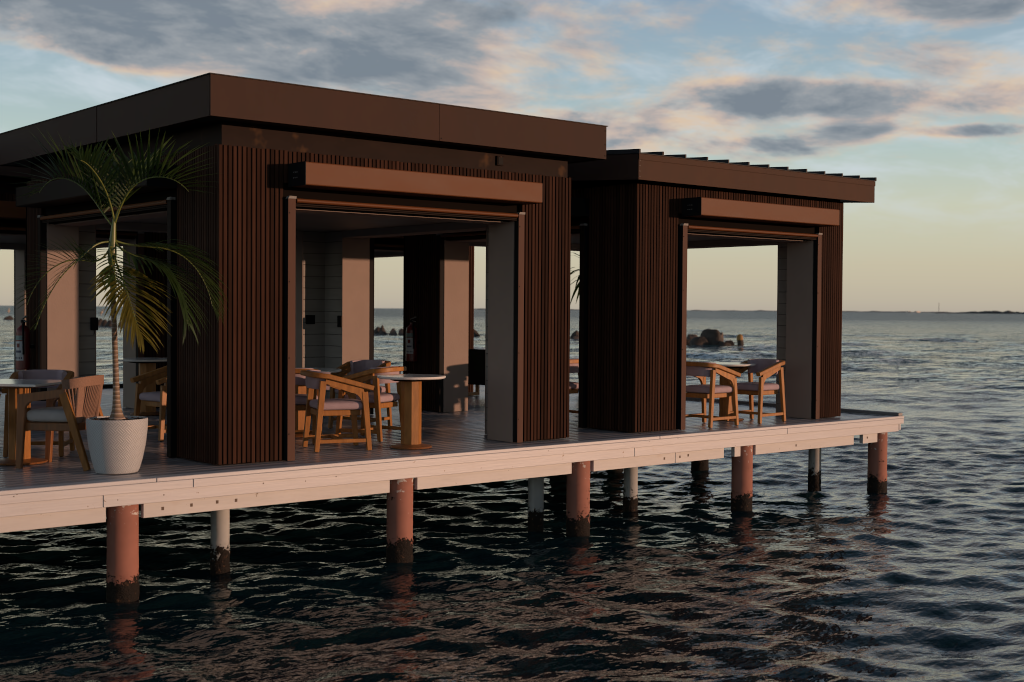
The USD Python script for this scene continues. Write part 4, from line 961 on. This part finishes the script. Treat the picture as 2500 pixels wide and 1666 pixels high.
FR = [ # rachis sightings (x, y, depth), leaf length, material, leaflets, droop, up bias
    ([(262, 520, 0), (285, 470, -0.05), (325, 428, -0.12), (388, 416, -0.2), (450, 450, -0.26)], 0.43, 'frond', 25, 0.18, 0.85, 1, 0.028, 0.95),
    ([(260, 525, 0), (225, 480, 0.02), (185, 435, 0.06), (130, 412, 0.1), (76, 446, 0.14)], 0.42, 'frond', 25, 0.18, 0.8, 2, 0.028, 0.95),
    ([(262, 515, 0), (258, 470, -0.08), (250, 430, -0.2), (238, 400, -0.34), (226, 388, -0.46)], 0.27, 'frond', 18, 0.2, 0.6, 3, 0.026, 1.0),
    ([(262, 515, 0), (268, 460, 0.12), (274, 410, 0.28), (282, 385, 0.45), (290, 380, 0.6)], 0.30, 'frond', 18, 0.2, 0.6, 4, 0.026, 1.0),
    ([(258, 560, 0), (222, 605, -0.06), (178, 603, -0.12), (125, 632, -0.18), (84, 705, -0.22)], 0.27, 'frond', 24, 0.25, 0.75, 5, 0.022, 0.9),
    ([(258, 575, 0), (282, 625, -0.12), (305, 655, -0.26), (330, 705, -0.38), (362, 778, -0.46)], 0.36, 'frond_yellow', 30, 0.5, 0.25, 6, 0.026, 0.95),
    ([(260, 555, 0), (320, 568, 0.08), (385, 578, 0.14), (440, 622, 0.18), (474, 705, 0.2)], 0.42, 'frond', 34, 0.5, 0.25, 7, 0.026, 0.95),
    ([(260, 555, 0), (312, 592, -0.05), (370, 612, -0.08), (415, 660, -0.1), (437, 745, -0.12)], 0.42, 'frond', 34, 0.6, 0.15, 8, 0.026, 0.95),
    ([(257, 575, 0), (262, 580, -0.12), (278, 612, -0.24), (289, 645, -0.30), (294, 685, -0.34)], 0.20, 'frond', 18, 0.35, 0.3, 9, 0.017, 1.05),
    ([(257, 560, 0), (225, 570, -0.1), (200, 600, -0.2), (160, 650, -0.28), (110, 760, -0.3)], 0.20, 'frond', 16, 0.5, 0.3, 10, 0.016, 0.9),
]
for pts, ll, m_, nl, dr, ub, sd, wd, spd in FR:
    frond_parts(palm, [lp(*q) for q in pts], ll, m_, nl, dr, ub, sd, wd, spd)

# broad-leaved plant glimpsed in the gap, standing beyond the outer pavilion
pp = thing('potted_plant', 'green strap-leaved plant hanging into view in the gap between pavilions', 'plant', (15.16, 5.88, 0))
obj('pot', MB().lathe([(0.17, 0.0), (0.20, 0.03), (0.24, 0.4), (0.24, 0.43), (0.22, 0.43), (0.215, 0.38)], 36).mesh(), 'pot', pp, smooth=40)
obj('stem', MB().tube([(0, 0, 0.36), (0.02, 0.0, 1.2), (-0.02, 0.01, 2.15)], [0.035, 0.028, 0.025], 10).mesh(), 'trunk', pp, smooth=True)
mb = MB(); r_ = np.random.default_rng(21)
for i in range(46):
    a = r_.uniform(0, 2 * math.pi); e = r_.uniform(-0.5, 1.1); L = r_.uniform(0.6, 0.95); d = np.array([math.cos(a) * math.cos(e), math.sin(a) * math.cos(e), math.sin(e)])
    line = [np.array([-0.02, 0.01, 2.1 + r_.uniform(-0.12, 0.05)])]
    for j in range(6):
        dd = d + np.array([0, 0, -1.5 * ((j + 1) / 6) ** 1.6]); dd /= np.linalg.norm(dd); line.append(line[-1] + dd * L / 6)
    W = np.cross(d, [0, 0, 1.0]); W /= np.linalg.norm(W) + 1e-9; v = []; f = []
    for p_, q_ in zip(line, np.array([0.4, 0.9, 1, 0.9, 0.7, 0.4, 0.05]) * 0.036): v += [p_ - W * q_, p_ + W * q_]
    for j in range(6): f.append([2 * j, 2 * j + 1, 2 * j + 3, 2 * j + 2])
    mb.add(v, f)
obj('leaves', mb.mesh(), 'frond', pp)

# ------------------------------------------------------------------ breakwater, birds, far shore
def rock_mesh(seed, kind='cone'):
    m = trimesh.creation.icosphere(3, 1.0); v = np.array(m.vertices); r = np.random.default_rng(seed)
    if kind == 'cone': # rounded pointed armour block
        h = v[:, 2]; s = np.where(h > 0, 1 - 0.62 * np.clip(h, 0, 1) ** 1.2, 1.0); v[:, 0] *= s; v[:, 1] *= s; v[:, 2] = np.where(h > 0, h * 1.15, h * 0.6)
    else:
        e = 3.6; q_ = np.abs(v) ** e; v /= (q_.sum(1, keepdims=True)) ** (1 / e); v[:, 2] = np.where(v[:, 2] > 0, v[:, 2], v[:, 2] * 0.5); v[:, :2] *= (1 - 0.16 * np.clip(v[:, 2:], 0, 1))
    v += (v / np.linalg.norm(v, axis=1, keepdims=True)) * (0.55 * (meshkit.fbm(v * 1.3 + seed * 7.1, 4, seed)[:, None] - 0.5))
    for _ in range(5): # broken flats
        nn = r.normal(0, 1, 3); nn /= np.linalg.norm(nn); dd = r.uniform(0.55, 0.85); e = v @ nn - dd; v -= np.where(e > 0, e, 0)[:, None] * nn * 0.85
    return v, np.array(m.faces)
protos = []
def rock(loc, size, rz, seed, m, label, group, name='rock', kind='cone'):
    v, f = rock_mesh(seed, kind); a = math.radians(rz); c, s = math.cos(a), math.sin(a)
    w = v * np.array(size); w = np.stack([w[:, 0] * c - w[:, 1] * s, w[:, 0] * s + w[:, 1] * c, w[:, 2]], 1) + np.array(loc)
    return obj(name, (w, f), m, smooth=50, label=label, cat='rock', group=group)
RG = 'armour rocks of the breakwater'
rr_ = np.random.default_rng(5)
# along the breakwater: sightings turned into places on the water, from far to near
line = np.array([(76.0, 213.2), (63.4, 141.2), (67.3, 87.1), (72.0, 79.6), (71.9, 67.6), (69.5, 58.0)])
seg = np.concatenate([[0], np.cumsum(np.linalg.norm(np.diff(line, axis=0), axis=1))])
def px_of(p):
    d = np.array(p) - CAM; return (1250 + 3164.17 * (d @ r3) / (d @ f2)) / 1.0625
WINDOWS = [(-14, 36, 'at the picture edge beside the fire extinguisher'), (206, 304, 'behind the palm trunk'), (856, 940, 'seen above the round tables'), (1080, 1138, 'glimpsed above the dark lounge chair'), (1296, 1344, 'in the narrow gap between the pavilions')]
found = {w[2]: [] for w in WINDOWS}
s_ = 0.0
while s_ < seg[-1] - 1.0:
    x_ = np.interp(s_, seg, line[:, 0]); y_ = np.interp(s_, seg, line[:, 1])
    wd = rr_.uniform(0.55, 0.85) * (0.7 + y_ / 300); hh = rr_.uniform(0.7, 1.05)
    args_ = ((x_ + rr_.uniform(-0.8, 0.8), y_, WZ - 0.25), (wd, wd * rr_.uniform(0.8, 1.2), hh), rr_.uniform(0, 360), int(rr_.integers(1, 40)), 'rock' if rr_.random() < 0.7 else 'rock_pale')
    q_ = px_of(args_[0])
    for w in WINDOWS:
        if w[0] <= q_ <= w[1]: found[w[2]].append((q_, args_))
    s_ += wd * (1.3 if y_ < 100 else 3.2)
ORD = ['leftmost', 'second from the left', 'third from the left', 'fourth from the left', 'fifth from the left', 'sixth from the left', 'seventh from the left', 'eighth from the left', 'ninth from the left', 'tenth from the left', 'eleventh from the left', 'twelfth from the left']
for w, lst in found.items():
    for i, (q_, args_) in enumerate(sorted(lst, key=lambda t: t[0])):
        rock(*args_, f"{'dark' if args_[4] == 'rock' else 'paler brown'} breakwater rock {w}, {ORD[min(i, 11)]}", RG)
# the nearer outcrop by the marker post
PXM = lambda p: np.linalg.norm(p[:2] - CAM[:2]) / (3164.17 / 1.0625)
OC = 'rocks of the low outcrop'
for (xp, yb, wpx, hpx, m_, sd, lab) in [
        (1572, 792, 38, 17, 'rock', 3, 'low dark rock at the left end of the outcrop, beside the guide rail'),
        (1590, 792, 26, 28, 'rock_pale', 8, 'pale lumpy rock standing left of the big block of the outcrop'),
        (1632, 795, 44, 42, 'rock', 12, 'big blocky boulder crowning the outcrop'),
        (1649, 794, 26, 37, 'rock_pale', 14, 'brown lit shoulder on the near side of the big block'),
        (1611, 795, 46, 24, 'rock', 17, 'dark footing rock below the big block of the outcrop'),
        (1663, 796, 34, 16, 'rock', 19, 'flat topped dark rock right of the big block'),
        (1677, 796, 20, 17, 'rock', 21, 'squarish dark rock at the right end of the outcrop'),
        (1690, 797, 11, 7, 'rock', 23, 'tiny dark rock at the foot of the marker post')]:
    p_ = bw(xp, yb); k_ = PXM(p_); rock((p_[0], p_[1], WZ - 0.1), (wpx * k_ * 0.62, wpx * k_ * 0.62, hpx * k_ * 0.98), 40 * sd, sd, m_, lab, OC, kind='block')
p_ = bw(1700, 798); k_ = PXM(p_)
mk = thing('marker_post', 'leaning round post with faded yellow head standing in the sea by the outcrop', 'post', (p_[0], p_[1], WZ - 0.3))
obj('shaft', MB().tube([(0.12, 0, 0), (0.06, 0, 0.6), (0.0, 0, 16 * k_ + 0.3)], [7.5 * k_, 7.2 * k_, 7 * k_], 20).mesh(), 'rock', mk, smooth=40)
obj('head', MB().tube([(0.0, 0, 16 * k_ + 0.3), (-0.02, 0, 24 * k_ + 0.3), (-0.03, 0, 27 * k_ + 0.3), (-0.04, 0, 29 * k_ + 0.3)], [7.1 * k_, 7 * k_, 5.5 * k_, 2 * k_], 20).mesh(), 'marker_yellow', mk, smooth=50)

def pelican(label, loc, rz, s=1.0, m='bird_dark'):
    t = thing('pelican', label, 'bird', loc, rz)
    path = [(-0.34, 0, 0.28), (-0.2, 0, 0.40), (0.0, 0, 0.52), (0.14, 0, 0.62), (0.20, 0, 0.74), (0.17, 0, 0.88), (0.20, 0, 0.98), (0.27, 0, 1.0), (0.33, 0, 0.97)]
    body = MB().tube(np.array(CubicSpline(np.linspace(0, 1, 9), np.array(path))(np.linspace(0, 1, 32))) * s, np.interp(np.linspace(0, 1, 32), np.linspace(0, 1, 9), [0.03, 0.12, 0.19, 0.15, 0.075, 0.05, 0.055, 0.065, 0.03]) * s, 14)
    obj('body', body.mesh(), m, t, smooth=True)
    obj('bill', MB().tube(np.array([(0.31, 0, 0.97), (0.42, 0, 0.84), (0.50, 0, 0.70)]) * s, np.array([0.04, 0.035, 0.008]) * s, 8).mesh(), 'bird_pale', t, smooth=True)
    for q in (-1, 1):
        w = smooth_box(0.5 * s, 0.06 * s, 0.2 * s, 0.03 * s); v = w[0] @ np.array([[0.86, 0, 0.5], [0, 1, 0], [-0.5, 0, 0.86]]) + np.array([-0.08 * s, q * 0.14 * s, 0.44 * s])
        obj('wing', (v, w[1]), m, t, smooth=True)
        obj('leg', MB().tube(np.array([(0.0, q * 0.06, 0.0), (0.01, q * 0.06, 0.2), (0.0, q * 0.06, 0.42)]) * s, 0.018 * s, 6).mesh(), 'bird_pale', t)
    return t
p_ = bw(295, 741); pelican('dark pelican perched on the breakwater, right of the palm trunk', (p_[0], p_[1], WZ + 0.95), 160, 1.0)
p_ = bw(233, 740); pelican('pale pelican perched on the breakwater beside the pier edge', (p_[0], p_[1], WZ + 0.95), -60, 0.95, 'bird_pale')
p_ = bw(20, 733.5); pelican('small brown pelican on the breakwater at the picture edge', (p_[0], p_[1], WZ + 0.95), 60, 1.0, 'bird_pale')

def shore(name, az0, az1, dist, depth, base_h, amp, seed, m, label):
    n = 420; A = np.radians(np.linspace(az0, az1, n)); 
    h = base_h + amp * (meshkit.fbm(np.stack([np.linspace(0, n / 5.0, n), np.zeros(n), np.zeros(n)], 1), 4, seed) - 0.5) * 2
    h = h * np.clip(np.linspace(0, 12, n), 0.25, 1) ; h = np.maximum(h, base_h * 0.25)
    v = []
    for a, hh in zip(A, h):
        for d, z in ((0, -0.5), (depth * 0.06, hh * 0.8), (depth * 0.3, hh), (depth, hh * 0.7), (depth * 1.1, -0.5)):
            v.append((CAM[0] + (dist + d) * math.cos(a), CAM[1] + (dist + d) * math.sin(a), WZ + z))
    f = []
    for i in range(n - 1):
        for j in range(4): f.append([i * 5 + j, (i + 1) * 5 + j, (i + 1) * 5 + j + 1, i * 5 + j + 1])
    return obj(name, (np.array(v), np.array(f)), m, label=label, kind='stuff', cat='treeline')
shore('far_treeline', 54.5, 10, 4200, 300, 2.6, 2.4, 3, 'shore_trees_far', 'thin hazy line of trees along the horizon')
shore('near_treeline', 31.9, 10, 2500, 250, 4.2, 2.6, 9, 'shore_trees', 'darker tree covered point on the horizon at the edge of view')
a_ = math.atan2(*(lambda d: (d[1], d[0]))((f2 + r3 * (2291 - 1250) / 3164.17)))
ms = thing('radio_mast', 'thin radio mast standing up from the far shore', 'mast', (CAM[0] + 4300 * math.cos(a_), CAM[1] + 4300 * math.sin(a_), WZ))
obj('shaft', MB().tube([(0, 0, 0), (0, 0, 15), (0, 0, 31)], [0.9, 0.75, 0.6], 6).mesh(), 'mast_metal', ms)
obj('antenna', MB().tube([(0, 0, 29.5), (0, 0, 30), (0, 0, 30.5)], [1.6, 1.6, 1.6], 8).mesh(), 'mast_metal', ms)
for q_, (xp, w_) in enumerate([(2216, 14), (2238, 20)]):
    d = f2 + r3 * (xp - 1250) / 3164.17; a_ = math.atan2(d[1], d[0])
    obj('shore_house', B((CAM[0] + 4190 * math.cos(a_) - w_ / 2, CAM[1] + 4190 * math.sin(a_) - 5, WZ - 0.5), (CAM[0] + 4190 * math.cos(a_) + w_ / 2, CAM[1] + 4190 * math.sin(a_) + 3, WZ + 4.0)), 'shore_house',
        label=['pale speck of a house on the far shore, left one', 'wider pale house speck on the far shore'][q_], cat='house')
